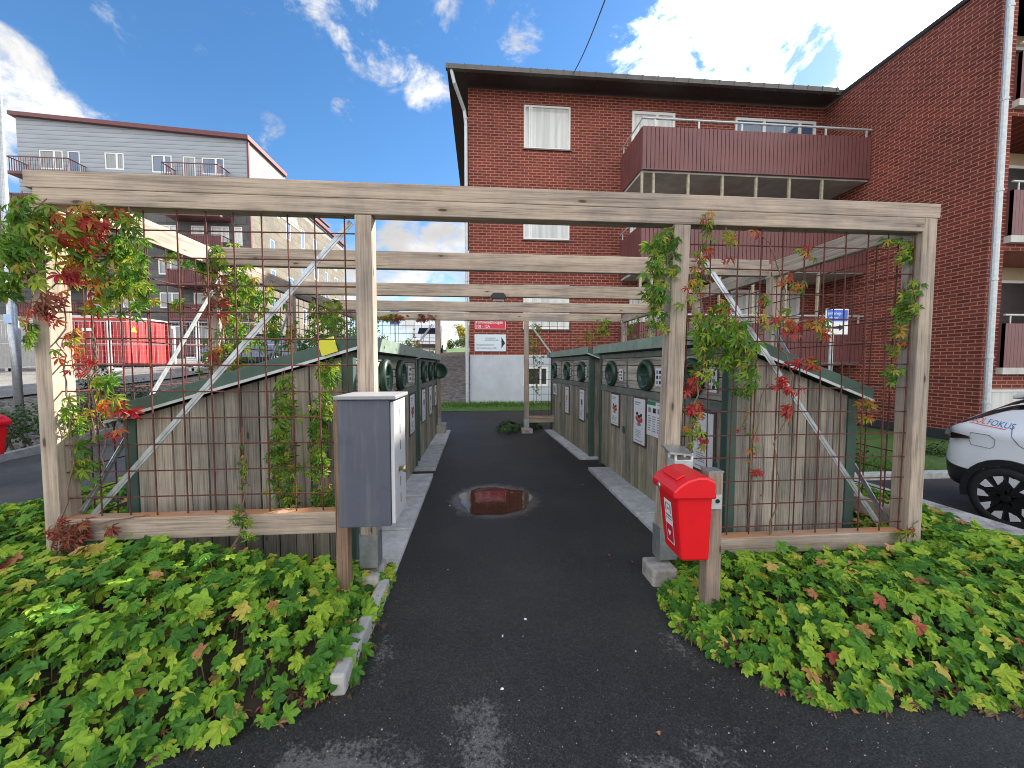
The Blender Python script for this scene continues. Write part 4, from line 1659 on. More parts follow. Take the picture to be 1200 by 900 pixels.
cover(BED_A, .37, .42, 8200, 'dense lobed green ground cover leaves left of the path', 'ground_cover', seed=3, bounds=(-4.2, -.6, 1.0, 3.6))
cover(BED_A, .33, .25, 420, 'lobed ground cover between the left shed and the lane', 'ground_cover', seed=4, bounds=(-4.0, -2.55, 3.2, 8.0))
cover(BED_B, .225, .36, 8200, 'dense lobed green ground cover leaves right of the path', 'ground_cover', seed=5)
for (x, y, n, r, hh, sd) in ((.62, 8.3, 26, .28, .30, 9), (1.1, 8.6, 20, .3, .25, 10)):
    mb = MB()
    rr = random.Random(sd)
    for i in range(n * 4):
        a, q = rr.uniform(0, 2 * pi), r * sqrt(rr.random())
        cover_leaf(mb, (x + q * cos(a), y + q * sin(a), hh * (1 - (q / r) ** 2 * .7) * rr.uniform(.4, 1)), (cos(a) * .6, sin(a) * .6 - .2, .8), (cos(a), sin(a), -.3), rr.uniform(.04, .07), 0, rr)
    o = mb.build('low_plant', LEAF_DARK)
    tag(o, 'low dark green leafy plant at the far right corner of the path' if sd == 9 else 'low dark green leafy plant behind the far right pergola post', 'plant')


def px_at(px, py, y):
    """point of the upright plane at distance y that the photograph shows at (px, py)"""
    d = sky_ray(px, py)
    return Vector((0, 0, EYE)) + d * (y / d.y)


def vine(label, parts, stems, group='creepers on the pergola', seed=1, face=(0, -1, 0)):
    """parts: (px, py, half width, half height, distance, number of leaves, leaf size, material index, depth); stems: lists of (px, py, y)"""
    rr = random.Random(seed)
    first = px_at(*stems[0][0])
    t = thing('climbing_vine', (first.x, first.y, min(p.z for s in stems for p in [px_at(*q) for q in s])), label, 'climbing plant', group)
    sm = MB()
    for s in stems:
        pts = [px_at(*q) for q in s]
        fine = []
        for a, b in zip(pts[:-1], pts[1:]):
            for k in range(5):
                fine.append(a.lerp(b, k / 5) + Vector((rr.gauss(0, .010), rr.gauss(0, .010), rr.gauss(0, .006))))
        fine.append(pts[-1])
        n = len(fine)
        sm.tube(fine, [.006 - .003 * i / n for i in range(n)], 5)
    sm.build('stem', M_stem, t)
    mb = MB()
    for (px, py, hw, hh, y, n, size, mi, dp) in parts:
        left = int(n * (3.0 if seed in (26, 27) else 2.0 if seed == 21 else 1.55 if hw > 15 else 1.75))
        while left > 0:
            k = min(left, rr.randint(3, 7))
            left -= k
            a, q = rr.uniform(0, 2 * pi), sqrt(rr.random())
            yy = y + rr.gauss(-.01, dp)
            top = px_at(px + hw * q * cos(a), py + hh * (q * sin(a) * .75 - .35), yy)
            ln = (px_at(px, py - hh, y) - px_at(px, py + hh, y)).length * rr.uniform(.3, .75)
            sway = Vector((rr.gauss(0, .28) * min(1, hw / 24) ** 2, rr.gauss(-.05, .12), -1)).normalized()
            curl = Vector((rr.gauss(0, .12), rr.gauss(0, .06), .1))
            pts = []
            for i in range(k + 1):
                u = i / k
                pts.append(top + (sway * u + curl * u * u) * ln)
            mb.tube(pts, [.0028 - .0016 * i / k for i in range(k + 1)], 4, 4, False)
            for i in range(k):
                p = pts[i + 1]
                side = (-1) ** i
                d = Vector((side * rr.uniform(.2, 1), rr.gauss(-.35, .3), rr.gauss(.15, .3))).normalized()
                sz = size * rr.uniform(.45, 1.05)
                e = p + d * sz * min(1, .45 + hw / 40) * rr.uniform(.4, .9)
                mb.tube([p, e], .0014, 3, 4, False)
                nr = Vector(face) + Vector((rr.gauss(0, .5), rr.gauss(0, .35), rr.gauss(.45, .4)))
                creeper_leaf(mb, e, nr, (d.x * .5 + rr.gauss(0, .3), rr.gauss(-.1, .3), -1), sz, mi, rr)
    mb.build('leaves', [LEAF_GREEN, LEAF_MIX, LEAF_RED, LEAF_BROWN, plain('red_tendril', (.20, .085, .05), .7, 0, .3, 20, 0)], t)
    return t


GV, MX, RD, BR = 0, 1, 2, 3
vine('big green and red creeper wrapped round the near left corner post', [
    (25, 262, 36, 40, 2.38, 50, .075, GV, .06), (18, 300, 22, 30, 2.36, 24, .075, GV, .05), (70, 262, 20, 26, 2.36, 18, .075, MX, .05), (112, 256, 30, 20, 2.42, 26, .078, MX, .04), (95, 300, 20, 34, 2.42, 22, .075, MX, .04),
    (100, 272, 24, 20, 2.42, 10, .075, RD, .04), (148, 290, 20, 44, 2.44, 36, .075, GV, .04), (150, 345, 26, 22, 2.44, 22, .07, GV, .03), (92, 320, 14, 14, 2.38, 9, .065, RD, .03), (120, 345, 22, 20, 2.44, 12, .07, MX, .03),
    (20, 330, 14, 22, 2.38, 10, .065, GV, .04), (44, 362, 18, 14, 2.36, 9, .062, BR, .03), (28, 392, 7, 22, 2.40, 10, .045, GV, .02), (62, 352, 8, 14, 2.36, 6, .055, BR, .03),
    (82, 400, 8, 24, 2.40, 9, .058, MX, .03), (60, 372, 10, 10, 2.36, 3, .05, RD, .02)],
    [[(68, 630, 2.40), (84, 560, 2.40), (80, 480, 2.40), (72, 400, 2.39), (78, 330, 2.39), (60, 260, 2.38)], [(110, 520, 2.44), (112, 420, 2.44), (105, 330, 2.43), (80, 260, 2.40)], [(80, 270, 2.40), (120, 270, 2.43), (150, 330, 2.44)], [(60, 300, 2.37), (35, 330, 2.38), (28, 400, 2.40)]], seed=21)
vine('trailing creeper sprig with yellow and red leaves hanging on the left mesh', [
    (112, 440, 16, 16, 2.44, 9, .075, GV, .03), (124, 468, 18, 12, 2.44, 10, .075, MX, .03), (145, 482, 12, 8, 2.44, 4, .07, RD, .02), (104, 410, 8, 20, 2.44, 5, .05, RD, .02), (132, 506, 7, 6, 2.44, 2, .06, RD, .02),
    (92, 480, 12, 30, 2.46, 16, .065, GV, .03), (96, 530, 12, 28, 2.5, 14, .07, GV, .04)],
    [[(110, 400, 2.44), (116, 450, 2.44), (118, 500, 2.44), (118, 560, 2.46), (92, 600, 2.44)]], seed=22)
vine('dry red brown creeper heaped on the left bottom rail', [(100, 617, 40, 11, 2.40, 42, .055, BR, .04), (72, 632, 18, 8, 2.37, 14, .055, BR, .03), (108, 645, 14, 6, 2.34, 3, .05, RD, .02), (290, 612, 14, 4, 2.40, 4, .04, GV, .02)],
     [[(66, 645, 2.36), (100, 616, 2.40), (150, 606, 2.42), (175, 604, 2.44)]], seed=23)
vine('green creeper on the second post of the left side', [
    (252, 300, 30, 24, 3.84, 46, .085, GV, .08), (282, 330, 24, 30, 3.95, 44, .085, GV, .08), (275, 385, 20, 50, 3.9, 60, .08, GV, .07), (256, 330, 14, 34, 3.84, 26, .08, BR, .06), (262, 420, 18, 26, 3.84, 26, .075, MX, .05), (305, 345, 20, 24, 4.2, 30, .085, GV, .08),
    (318, 372, 14, 34, 4.6, 26, .08, GV, .08), (206, 300, 12, 10, 3.3, 5, .07, GV, .04), (258, 365, 8, 6, 3.8, 3, .07, RD, .03), (208, 345, 8, 12, 3.3, 4, .06, GV, .03)],
    [[(258, 470, 3.84), (262, 400, 3.84), (256, 330, 3.84), (252, 296, 3.84)], [(270, 460, 3.9), (280, 380, 3.95), (300, 330, 4.1)]], seed=24, face=(.4, -1, 0))
vine('dark green creeper on the third post of the left side', [
    (378, 372, 26, 26, 5.4, 70, .085, GV, .12), (362, 402, 18, 18, 5.4, 34, .08, GV, .1), (402, 395, 18, 30, 6.7, 46, .085, GV, .15), (398, 372, 18, 12, 6.6, 26, .08, GV, .1), (345, 395, 12, 20, 5.2, 16, .07, MX, .06)],
    [[(362, 425, 5.4), (366, 390, 5.4), (372, 352, 5.4)], [(402, 425, 6.7), (400, 370, 6.7)]], seed=25, face=(.3, -1, 0))
vine('narrow green creeper climbing the mesh left of the left shed corner', [(332, 470, 13, 34, 2.62, 30, .052, GV, .02), (330, 530, 13, 36, 2.62, 32, .052, GV, .02), (334, 575, 12, 24, 2.62, 20, .052, GV, .02), (326, 500, 10, 14, 2.62, 8, .05, GV, .02)],
     [[(330, 605, 2.62), (328, 540, 2.62), (334, 490, 2.62), (330, 440, 2.62)]], seed=26)
vine('narrow green creeper climbing beside the grey cabinet', [(384, 435, 16, 14, 2.62, 22, .052, GV, .02), (376, 480, 13, 30, 2.62, 26, .052, GV, .02), (374, 530, 12, 30, 2.62, 22, .052, GV, .02), (378, 580, 13, 24, 2.62, 18, .052, GV, .02)],
     [[(374, 610, 2.62), (376, 540, 2.62), (374, 480, 2.62), (386, 425, 2.62)]], seed=27)
vine('thin creeper shoot with a few small leaves on the left mesh', [(286, 530, 5, 40, 2.46, 13, .028, GV, .01), (280, 590, 8, 18, 2.40, 7, .035, GV, .01), (284, 625, 12, 8, 2.34, 5, .045, GV, .02)],
     [[(266, 655, 2.32), (284, 615, 2.38), (286, 560, 2.46), (284, 500, 2.46)]], seed=28)
vine('bright green creeper hanging left of the right middle post', [(776, 285, 15, 18, 2.42, 26, .065, GV, .03), (774, 320, 16, 24, 2.42, 28, .065, GV, .03), (768, 350, 12, 22, 2.42, 18, .06, GV, .03), (770, 375, 8, 10, 2.42, 8, .05, GV, .02)],
     [[(790, 262, 2.41), (776, 285, 2.41), (772, 330, 2.41), (770, 380, 2.41)]], seed=31)
vine('green, orange and crimson creeper on the mesh right of the right middle post', [
    (840, 385, 32, 28, 2.44, 62, .07, GV, .05), (822, 410, 18, 30, 2.44, 34, .068, GV, .04), (860, 420, 22, 28, 2.42, 34, .065, GV, .04), (870, 452, 14, 10, 2.42, 8, .06, GV, .03), (826, 280, 10, 24, 2.44, 9, .06, MX, .03), (818, 330, 8, 34, 2.44, 14, .06, MX, .03),
    (852, 278, 9, 12, 2.44, 5, .06, MX, .02), (822, 258, 12, 14, 2.40, 4, .05, MX, .02), (818, 445, 10, 24, 2.42, 6, .06, RD, .03), (806, 478, 12, 10, 2.40, 6, .07, RD, .02), (806, 510, 9, 8, 2.4, 5, .055, MX, .02), (800, 530, 6, 6, 2.4, 3, .055, RD, .02), (835, 360, 20, 10, 2.44, 10, .06, MX, .03), (815, 470, 10, 40, 2.46, 10, .06, GV, .03)],
    [[(806, 545, 2.41), (812, 480, 2.41), (826, 400, 2.44), (820, 320, 2.44), (830, 262, 2.44)], [(815, 440, 2.42), (850, 410, 2.43), (875, 460, 2.43)]], seed=32)
vine('sparse crimson and olive creeper sprays across the right mesh', [
    (885, 268, 10, 8, 2.44, 4, .055, RD, .02), (935, 296, 14, 8, 2.44, 5, .055, MX, .02), (930, 330, 14, 16, 2.44, 7, .055, MX, .02), (905, 365, 22, 20, 2.44, 14, .06, MX, .04), (915, 385, 24, 16, 2.44, 8, .055, RD, .03), (950, 376, 20, 14, 2.44, 10, .055, MX, .03),
    (968, 392, 10, 12, 2.44, 5, .055, MX, .02), (942, 424, 14, 10, 2.44, 6, .065, RD, .02), (950, 425, 12, 8, 2.44, 3, .06, MX, .02), (925, 448, 16, 10, 2.44, 8, .055, RD, .02), (908, 450, 8, 8, 2.44, 3, .05, RD, .02), (925, 482, 10, 8, 2.44, 4, .06, RD, .02),
    (882, 505, 8, 34, 2.45, 8, .04, MX, .01), (880, 550, 10, 8, 2.45, 4, .045, RD, .01), (890, 575, 3, 3, 2.45, 1, .04, RD, .01), (1010, 470, 10, 14, 2.6, 6, .06, MX, .03), (1012, 495, 12, 10, 2.6, 6, .06, MX, .03), (865, 300, 16, 10, 2.44, 3, .05, RD, .02), (900, 340, 10, 20, 2.44, 4, .05, MX, .02)],
    [[(925, 500, 2.45), (930, 440, 2.45), (912, 400, 2.45), (920, 340, 2.45), (905, 290, 2.45), (880, 265, 2.45)], [(878, 600, 2.45), (884, 520, 2.45), (900, 450, 2.45)], [(912, 395, 2.45), (945, 375, 2.45), (972, 400, 2.45)], [(905, 640, 2.43), (912, 570, 2.45), (906, 520, 2.45), (925, 480, 2.45)]], seed=33)
vine('slender green creeper on the near right corner post', [(1064, 300, 11, 18, 2.48, 16, .06, GV, .03), (1062, 345, 14, 26, 2.48, 24, .062, GV, .03), (1052, 395, 13, 26, 2.48, 18, .06, MX, .03), (1048, 430, 9, 16, 2.48, 9, .055, GV, .02), (1046, 284, 18, 6, 2.46, 6, .05, GV, .02), (1060, 370, 12, 14, 2.48, 10, .06, GV, .03)],
     [[(1045, 460, 2.49), (1052, 400, 2.49), (1064, 340, 2.49), (1064, 285, 2.49)]], seed=34)
vine('few orange and red leaves curled round the foot of the right corner post', [(1066, 625, 16, 10, 2.38, 9, .05, MX, .03), (1070, 640, 8, 10, 2.38, 3, .055, RD, .02), (985, 645, 12, 8, 2.36, 4, .055, GV, .02)],
     [[(1050, 650, 2.38), (1066, 620, 2.39), (1076, 610, 2.40)]], seed=35)
vine('fine leafed creeper on the far mesh right of the path', [(626, 400, 8, 26, 8.1, 30, .07, GV, .05), (700, 382, 16, 12, 8.1, 34, .08, GV, .1), (690, 395, 14, 10, 8.1, 18, .07, MX, .1), (626, 440, 8, 22, 8.1, 16, .06, GV, .04), (630, 380, 8, 8, 8.1, 8, .06, GV, .04), (752, 385, 14, 16, 6.6, 24, .08, GV, .1)],
     [[(630, 480, 8.1), (626, 420, 8.1), (628, 376, 8.1)], [(690, 420, 8.1), (698, 370, 8.1)]], seed=36)
vine('russet creeper draped over the far crossbeam on the left', [(450, 371, 22, 4, 8.05, 50, .08, MX, .06), (490, 371, 24, 4, 8.05, 46, .075, BR, .06), (482, 400, 5, 20, 8.05, 14, .06, GV, .04), (490, 405, 8, 8, 8.05, 12, .06, MX, .05), (440, 385, 10, 14, 8.05, 18, .07, GV, .05)],
     [[(440, 420, 8.05), (440, 372, 8.05), (515, 374, 8.05)], [(486, 420, 8.05), (498, 395, 8.05), (512, 376, 8.05)]], seed=37)

# ------------------------------------------------------------------ grey cabinet on its post
t = thing('cabinet', (-.62, 2.2, 0), 'slate grey sheet metal cabinet with pale slotted door on a wooden post', 'cabinet')
cx0, cx1, cy0, cy1, cz0, cz1 = -.752, -.462, 2.06, 2.37, .585, 1.268
mb = MB()
mb.box(cx0, cx1 - .022, cy0, cy1, cz0, cz1)
mb.build('box', M_slate, t, False, .004)
mb = MB()
mb.box(cx1 - .020, cx1, cy0 + .012, cy1 - .004, cz0 + .01, cz1 - .012)
door = mb.build('door', M_lightgrey, t, False, .003)
mb = MB()
for z in (.665, .76, .97, 1.06, 1.15):
    mb.box(cx1 + .0005, cx1 + .002, 2.21, 2.217, z, z + .055)
mb.build('slot', M_dark, door)
mb = MB()
mb.lathe((cx1, 2.175, .87), (1, 0, 0), [(.012, 0), (.012, .02), (.020, .022), (.022, .036), (.012, .042), (0, .042)], 16)
mb.build('knob', plain('brass', (.45, .38, .22), .35, .8), door, True)
mb = MB()
mb.prism([(cx0 - .012, cy0 - .018, cz1 + .002), (cx1 + .016, cy0 - .018, cz1 + .002), (cx1 + .016, cy1 + .012, cz1 + .002), (cx0 - .012, cy1 + .012, cz1 + .002)], (0, 0, .020))
mb.build('lid', plain('lid_grey_sheet', (.26, .26, .275), .5, 0, .06, 3, .03), t, False, .004)
mb = MB()
mb.box(-.822, -.755, 2.19, 2.26, .02, 1.245)
mb.build('post', wood('post_brown', 2, (.30, .20, .135), (.16, .10, .07)), t, False, .005)


# ------------------------------------------------------------------ red bins
def red_bin(loc, rotz, label, group=None, hpost=.86, sticker=True):
    """front looks to local -x; width along y; post behind"""
    t = thing('litter_bin', loc, label, 'bin', group, rotz, True)
    mb = MB()
    z0, z1 = .39, .765
    A = [(-.070, -.105, z0), (.085, -.105, z0), (.085, .105, z0), (-.070, .105, z0)]
    B = [(-.112, -.128, z1), (.085, -.128, z1), (.085, .128, z1), (-.112, .128, z1)]
    mb.add(A + B, [(0, 3, 2, 1), (0, 1, 5, 4), (1, 2, 6, 5), (2, 3, 7, 6), (3, 0, 4, 7), (4, 5, 6, 7)])
    body = mb.build('body', M_red, t, False, .016)
    # domed lid, overhanging on three sides
    mb = MB()
    prof = [(-.136, z1 - .022), (-.138, z1 + .022), (-.108, z1 + .052), (-.060, z1 + .082), (-.005, z1 + .098), (.045, z1 + .096), (.088, z1 + .076), (.096, z1 - .022)]
    mb.prism([(x, -.146, z) for (x, z) in prof], (0, .292, 0))
    lid = mb.build('lid', M_red, t, False, .012)
    mb = MB()
    mb.lathe((-.137, .035, z1 + .004), (-1, 0, 0), [(.016, 0), (.016, .006), (.010, .009), (0, .009)], 14)
    mb.build('lock', M_galv, lid, True)
    mb = MB()
    mb.prism([(-.096, -.085, z1 + .062), (-.05, -.085, z1 + .088), (-.05, .085, z1 + .088), (-.096, .085, z1 + .062)], (-.004, 0, .008))
    mb.build('grip', M_red, lid, False, .003)
    if sticker:
        dx = (-.112 + .070) / (z1 - z0)
        def fx(z): return -.070 + dx * (z - z0) - .0025
        def quad(mb, y0, y1, a, b, off, m=0):
            mb.add([(fx(a) - off, y1, a), (fx(a) - off, y0, a), (fx(b) - off, y0, b), (fx(b) - off, y1, b)], [(0, 1, 2, 3)], m)
        mb = MB()
        quad(mb, -.046, .046, .45, .695, .0)
        stk = mb.build('sticker', M_white, body)
        mb = MB()
        quad(mb, -.040, .040, .457, .555, .0012, 0)
        quad(mb, -.037, .037, .60, .612, .0012, 1)
        quad(mb, -.037, .037, .585, .592, .0012, 1)
        quad(mb, -.034, .034, .668, .675, .0012, 1)
        quad(mb, -.034, -.022, .625, .668, .0012, 1)
        quad(mb, .022, .034, .625, .668, .0012, 1)
        quad(mb, -.012, .012, .640, .652, .0012, 1)
        for s in (-1, 1):
            mb.add([(fx(.51) - .0024, 0, .488), (fx(.52) - .0024, s * .017, .510), (fx(.53) - .0024, s * .012, .524), (fx(.53) - .0024, 0, .516)], [(0, 1, 2, 3)], 2)
        mb.build('print', [M_redsign, M_greyink, M_white], stk)
    mb = MB()
    mb.box(.100, .182, -.050, .035, .0, hpost)
    p = mb.build('post', wood('post_grey', 2, (.36, .28, .22), (.20, .15, .12)), t, False, .005)
    mb = MB()
    mb.box(.098, .184, -.052, .037, hpost + .001, hpost + .008)
    mb.build('post_cap', M_galv, p)
    mb = MB()
    mb.box(.108, .170, -.060, -.0505, .66, .74)
    mb.lathe((.146, -.061, .705), (0, -1, 0), [(.012, 0), (.012, .003), (0, .003)], 12, 1)
    mb.build('bracket', [M_galv2, M_black], t)
    return t


red_bin((1.150, 2.035, .0), radians(-3), 'bright red plastic litter bin with domed lid on a wooden post by the path', 'red plastic bins')
red_bin((px_at(1, 490, 4.9).x - .17, 4.9, .0), radians(170), 'orange red plastic bin in the sun beside the hedge at the left edge', 'red plastic bins', .75, False)

# galvanised ash box behind the red bin
t = thing('ash_box', (1.28, 2.30, 0), 'galvanised metal box with flat rain cover on the post behind the red bin', 'ash box')
mb = MB()
mb.prism([(1.155, 2.24, .905), (1.30, 2.23, .89), (1.34, 2.40, .905), (1.185, 2.41, .92)], (0, 0, .012))
mb.build('cover', M_galv, t)
mb = MB()
mb.box(1.20, 1.32, 2.26, 2.36, .70, .86)
mb.build('box', M_galv2, t, False, .006)
mb = MB()
for (x, y) in ((1.205, 2.265), (1.31, 2.265), (1.31, 2.35), (1.205, 2.35)):
    mb.box(x, x + .012, y, y + .012, .86, .90)
mb.build('bracket', M_white, t)


# ------------------------------------------------------------------ cars
CAR = [  # x from the tail, half width, underside, belt, roof, roof half width
    (0.00, .62, .50, .92, .96, .50), (0.06, .78, .40, 1.02, 1.07, .58), (0.20, .895, .33, 1.075, 1.17, .64), (0.42, .93, .30, 1.075, 1.32, .655), (0.66, .94, .28, 1.06, 1.455, .64),
    (1.2, .94, .26, 1.02, 1.535, .63), (1.9, .935, .26, 1.00, 1.56, .63), (2.5, .93, .26, .985, 1.49, .61), (3.0, .925, .27, .975, 1.24, .66), (3.3, .92, .28, .965, 1.06, .70),
    (3.8, .90, .29, .91, .97, .72), (4.2, .84, .32, .80, .84, .66), (4.42, .66, .42, .62, .66, .5)]


def car_station(x):
    for i in range(len(CAR) - 1):
        if CAR[i][0] <= x <= CAR[i + 1][0]:
            break
    p0, p1, p2, p3 = CAR[max(i - 1, 0)], CAR[i], CAR[i + 1], CAR[min(i + 2, len(CAR) - 1)]
    u = (x - p1[0]) / (p2[0] - p1[0])
    out = []
    for k in range(1, 6):
        m1 = (p2[k] - p0[k]) / max(1e-6, p2[0] - p0[0]) * (p2[0] - p1[0])
        m2 = (p3[k] - p1[k]) / max(1e-6, p3[0] - p1[0]) * (p2[0] - p1[0])
        out.append((2 * u ** 3 - 3 * u ** 2 + 1) * p1[k] + (u ** 3 - 2 * u ** 2 + u) * m1 + (-2 * u ** 3 + 3 * u ** 2) * p2[k] + (u ** 3 - u ** 2) * m2)
    return out


def car_section(x):
    """half section from underside to roof crown, (y, z)"""
    w, zb, be, ro, wr = car_station(x)
    return [(w * .80, zb), (w * .95, zb + .03), (w * .985, zb + .12), (w, zb + .26), (w * .998, .62 if .62 > zb + .3 else zb + .3), (w * .975, .80 if be > .95 else (be + zb) / 2 + .1), (w * .955, be - .10 if be > .95 else be - .06),
            (w * .965, be - .03), (w * .925, be + .01), (w * .925 + (wr - w * .925) * .35, be + (ro - be) * .40), (w * .925 + (wr - w * .925) * .75, be + (ro - be) * .80), (wr * .92, ro - .012), (wr * .6, ro + .012), (0, ro + .022)]


def make_car(loc, rotz, paint, label, group, letters=False):
    t = thing('parked_car', loc, label, 'car', group, rotz, True)
    xs = [0, .02, .04, .06] + [.10 + .05 * i for i in range(13)] + [.78 + .09 * i for i in range(40)] + [4.36, 4.40, 4.42]
    xs = sorted(set(min(4.42, x) for x in xs))
    secs = [car_section(x) for x in xs]
    n = len(secs[0])
    body, glass, clad = MB(), MB(), MB()
    for s in (-1, 1):
        V = [(x, s * y, z) for x, sec in zip(xs, secs) for (y, z) in sec]
        fb, fg, fc = [], [], []
        for i in range(len(xs) - 1):
            xm = (xs[i] + xs[i + 1]) / 2
            for j in range(n - 1):
                q = (i * n + j, i * n + j + 1, (i + 1) * n + j + 1, (i + 1) * n + j)
                if s > 0:
                    q = q[::-1]
                zq = sum(V[a][2] for a in q) / 4
                if j <= 2 and (xm < .75 or True):
                    fc.append(q)
                elif 8 <= j <= 10 and (1.20 < xm < 2.75):
                    fg.append(q)
                elif j >= 10 and .16 < xm < .66:
                    fg.append(q)
                elif 11 <= j <= 12 and 2.62 < xm < 3.2:
                    fg.append(q)
                elif 9 <= j <= 10 and 2.75 <= xm < 3.1:
                    fg.append(q)
                else:
                    fb.append(q)
        for mbx, ff in ((body, fb), (glass, fg), (clad, fc)):
            used = sorted(set(a for q in ff for a in q))
            ix = {a: k for k, a in enumerate(used)}
            mbx.add([V[a] for a in used], [tuple(ix[a] for a in q) for q in ff])
    # closing faces of nose and tail
    for sec, x, flip in ((secs[0], xs[0], False), (secs[-1], xs[-1], True)):
        ring = [(x, y, z) for (y, z) in sec] + [(x, -y, z) for (y, z) in reversed(sec[:-1])]
        body.add(ring, [tuple(range(len(ring))) if not flip else tuple(reversed(range(len(ring))))])
    body.build('body', paint, t, True)
    glass.build('window', plain('car_glass', (.008, .009, .011), .06, 0, .02, 3, 0, 1.0), t, True)
    clad.build('cladding', M_black, t, True)
    # roof spoiler
    mb = MB()
    mb.prism([(.50, -.56, 1.415), (.78, -.60, 1.497), (.78, .60, 1.497), (.50, .56, 1.415)], (0, 0, .05))
    mb.build('spoiler', paint, t, False, .015)
    for s in (-1, 1):
        mb = MB()
        w = .93
        mb.prism([(.075, s * .765, 1.055), (.10, s * .835, 1.035), (.20, s * .908, .985), (.39, s * .937, .965), (.41, s * .937, .935), (.20, s * .915, .905), (.05, s * .82, .90)], (0, s * .014, 0))
        mb.build('tail_light', plain('dark_lamp_glass', (.014, .004, .005), .08, 0, .05, 3, 0, 1.0), t, False, .004)
        mb = MB()
        mb.prism([(4.22, s * .80, .70), (4.05, s * .875, .78), (4.0, s * .885, .72), (4.2, s * .82, .64)], (0, s * .02, 0))
        mb.build('headlight', plain('lamp_glass', (.5, .52, .55), .1, 0, .05, 3, 0, 1.0), t, False, .004)
        for x in (.76, 3.52):
            wv = car_station(x)[0] * .998
            mb = MB()
            pts_o, pts_i = [], []
            for k in range(17):
                a = -.22 + (pi + .44) * k / 16
                pts_o.append((x + .425 * cos(a), s * (wv - .02), .33 + .425 * sin(a)))
                pts_i.append((x + .355 * cos(a), s * (wv - .02), .33 + .355 * sin(a)))
            for k in range(16):
                mb.prism([pts_i[k], pts_i[k + 1], pts_o[k + 1], pts_o[k]], (0, s * .034, 0))
            mb.build('wheel_arch', M_black, t)
            mb = MB()
            mb.lathe((x, s * (wv - .012), .33), (0, s, 0), [(.352, 0), (.352, .016), (0, .016)], 32)
            mb.build('wheel_well', M_dark, t)
            mb = MB()
            y0 = wv - .015
            mb.lathe((x, s * y0, .328), (0, s, 0), [(.300, .0), (.322, .008), (.328, .02), (.322, .036), (.300, .042), (.262, .044), (.250, .036), (.250, .024)], 40)
            wh = mb.build('wheel', plain('tyre', (.018, .018, .019), .8, 0, .2, 20, .2), t, True)
            mb = MB()
            mb.lathe((x, s * (y0 + .024), .328), (0, s, 0), [(.250, .0), (.250, .002), (0, .002)], 32, 1)
            for k in range(5):
                a = 2 * pi * k / 5 + .35
                for da in (-.21, .21):
                    p0 = (x + .05 * cos(a), s * (y0 + .034), .328 + .05 * sin(a))
                    p1 = (x + .245 * cos(a + da), s * (y0 + .034), .328 + .245 * sin(a + da))
                    mb.bar(p0, p1, .030, .012, (cos(a + pi / 2), 0, sin(a + pi / 2)), 1)
                mb.prism([(x + r * cos(a + d), s * (y0 + .030), .328 + r * sin(a + d)) for (r, d) in ((.150, -.44), (.246, -.46), (.246, -.12), (.19, -.13))], (0, s * .014, 0), 0)
                mb.prism([(x + r * cos(a + d), s * (y0 + .030), .328 + r * sin(a + d)) for (r, d) in ((.19, .13), (.246, .12), (.246, .46), (.150, .44))], (0, s * .014, 0), 0)
            mb.lathe((x, s * (y0 + .036), .328), (0, s, 0), [(.045, 0), (.04, .014), (0, .014)], 16, 1)
            mb.build('rim', [plain('machined_alloy', (.72, .73, .74), .35, 0, .04, 4, 0), plain('gloss_black_alloy', (.012, .012, .013), .2, 0, .05, 4, 0)], wh)
    for s in (-1, 1):
        mb = MB()
        vs = []
        for k in range(15):
            x = .12 + .60 * k / 14
            sec = car_section(x)
            ro = sec[-3][1]
            for q in range(4):
                z = ro - .004 - (.060 + .075 * k / 14) * q / 3
                yv = sec[-3][0]
                for (a, b) in zip(sec[7:-2], sec[8:-1]):
                    if a[1] <= z <= b[1]:
                        yv = a[0] + (b[0] - a[0]) * (z - a[1]) / max(1e-6, b[1] - a[1])
                vs.append((x, s * (yv + .006), z))
        mb.add(vs, [(k * 4 + q, k * 4 + q + 1, k * 4 + q + 5, k * 4 + q + 4) for k in range(14) for q in range(3)])
        mb.build('rear_glass', MATS['car_glass'], t, True)
    if letters:
        # charging flap outline, door seam and the lettering on the rear quarter, looking to -y
        def sk(x, z, out=.003):
            sec = car_section(x)
            for (a, b) in zip(sec[:-1], sec[1:]):
                if a[1] <= z <= b[1]:
                    u = (z - a[1]) / max(1e-6, b[1] - a[1])
                    return -(a[0] + (b[0] - a[0]) * u) - out
            return -.94
        mb = MB()
        seam = plain('panel_seam', (.10, .11, .12), .6)
        ring = [(.37, 1.00), (.36, .92), (.39, .86), (.57, .85), (.60, .88), (.60, .955), (.55, 1.0), (.37, 1.005)]
        mb.tube([(x, sk(x, z), z) for (x, z) in ring], .0028, 5)
        mb.build('charging_flap', seam, t)
        mb = MB()
        mb.tube([(x, sk(x, z, .001), z) for (x, z) in ((.70, 1.12), (.74, 1.02), (.80, .93), (1.02, .80), (1.10, .60), (1.12, .34))], .003, 5)
        mb.build('door_seam', seam, t)
        # lettering that follows the skin of the rear quarter, tail to front
        M_or = plain('orange_print', (.80, .11, .02), .5, 0, .04, 3, 0)
        M_bl = plain('sky_blue_print', (.10, .34, .62), .5, 0, .04, 3, 0)

        def on_skin(ob, x0, z0):
            for vt in ob.data.vertices:
                u, v = vt.co.x, vt.co.z
                x, z = x0 + u, z0 + v - .10 * u
                vt.co = (x, sk(x, z, .004), z)
        on_skin(lettering('SOL', .090, M_or, t, (0, 0, 0), (1, 0, 0), (0, 0, 1), shear=.1, squash=.9), .315, 1.135)
        on_skin(lettering('FOKUS', .090, M_bl, t, (0, 0, 0), (1, 0, 0), (0, 0, 1), shear=.1, squash=.9), .470, 1.120)
        mb = MB()
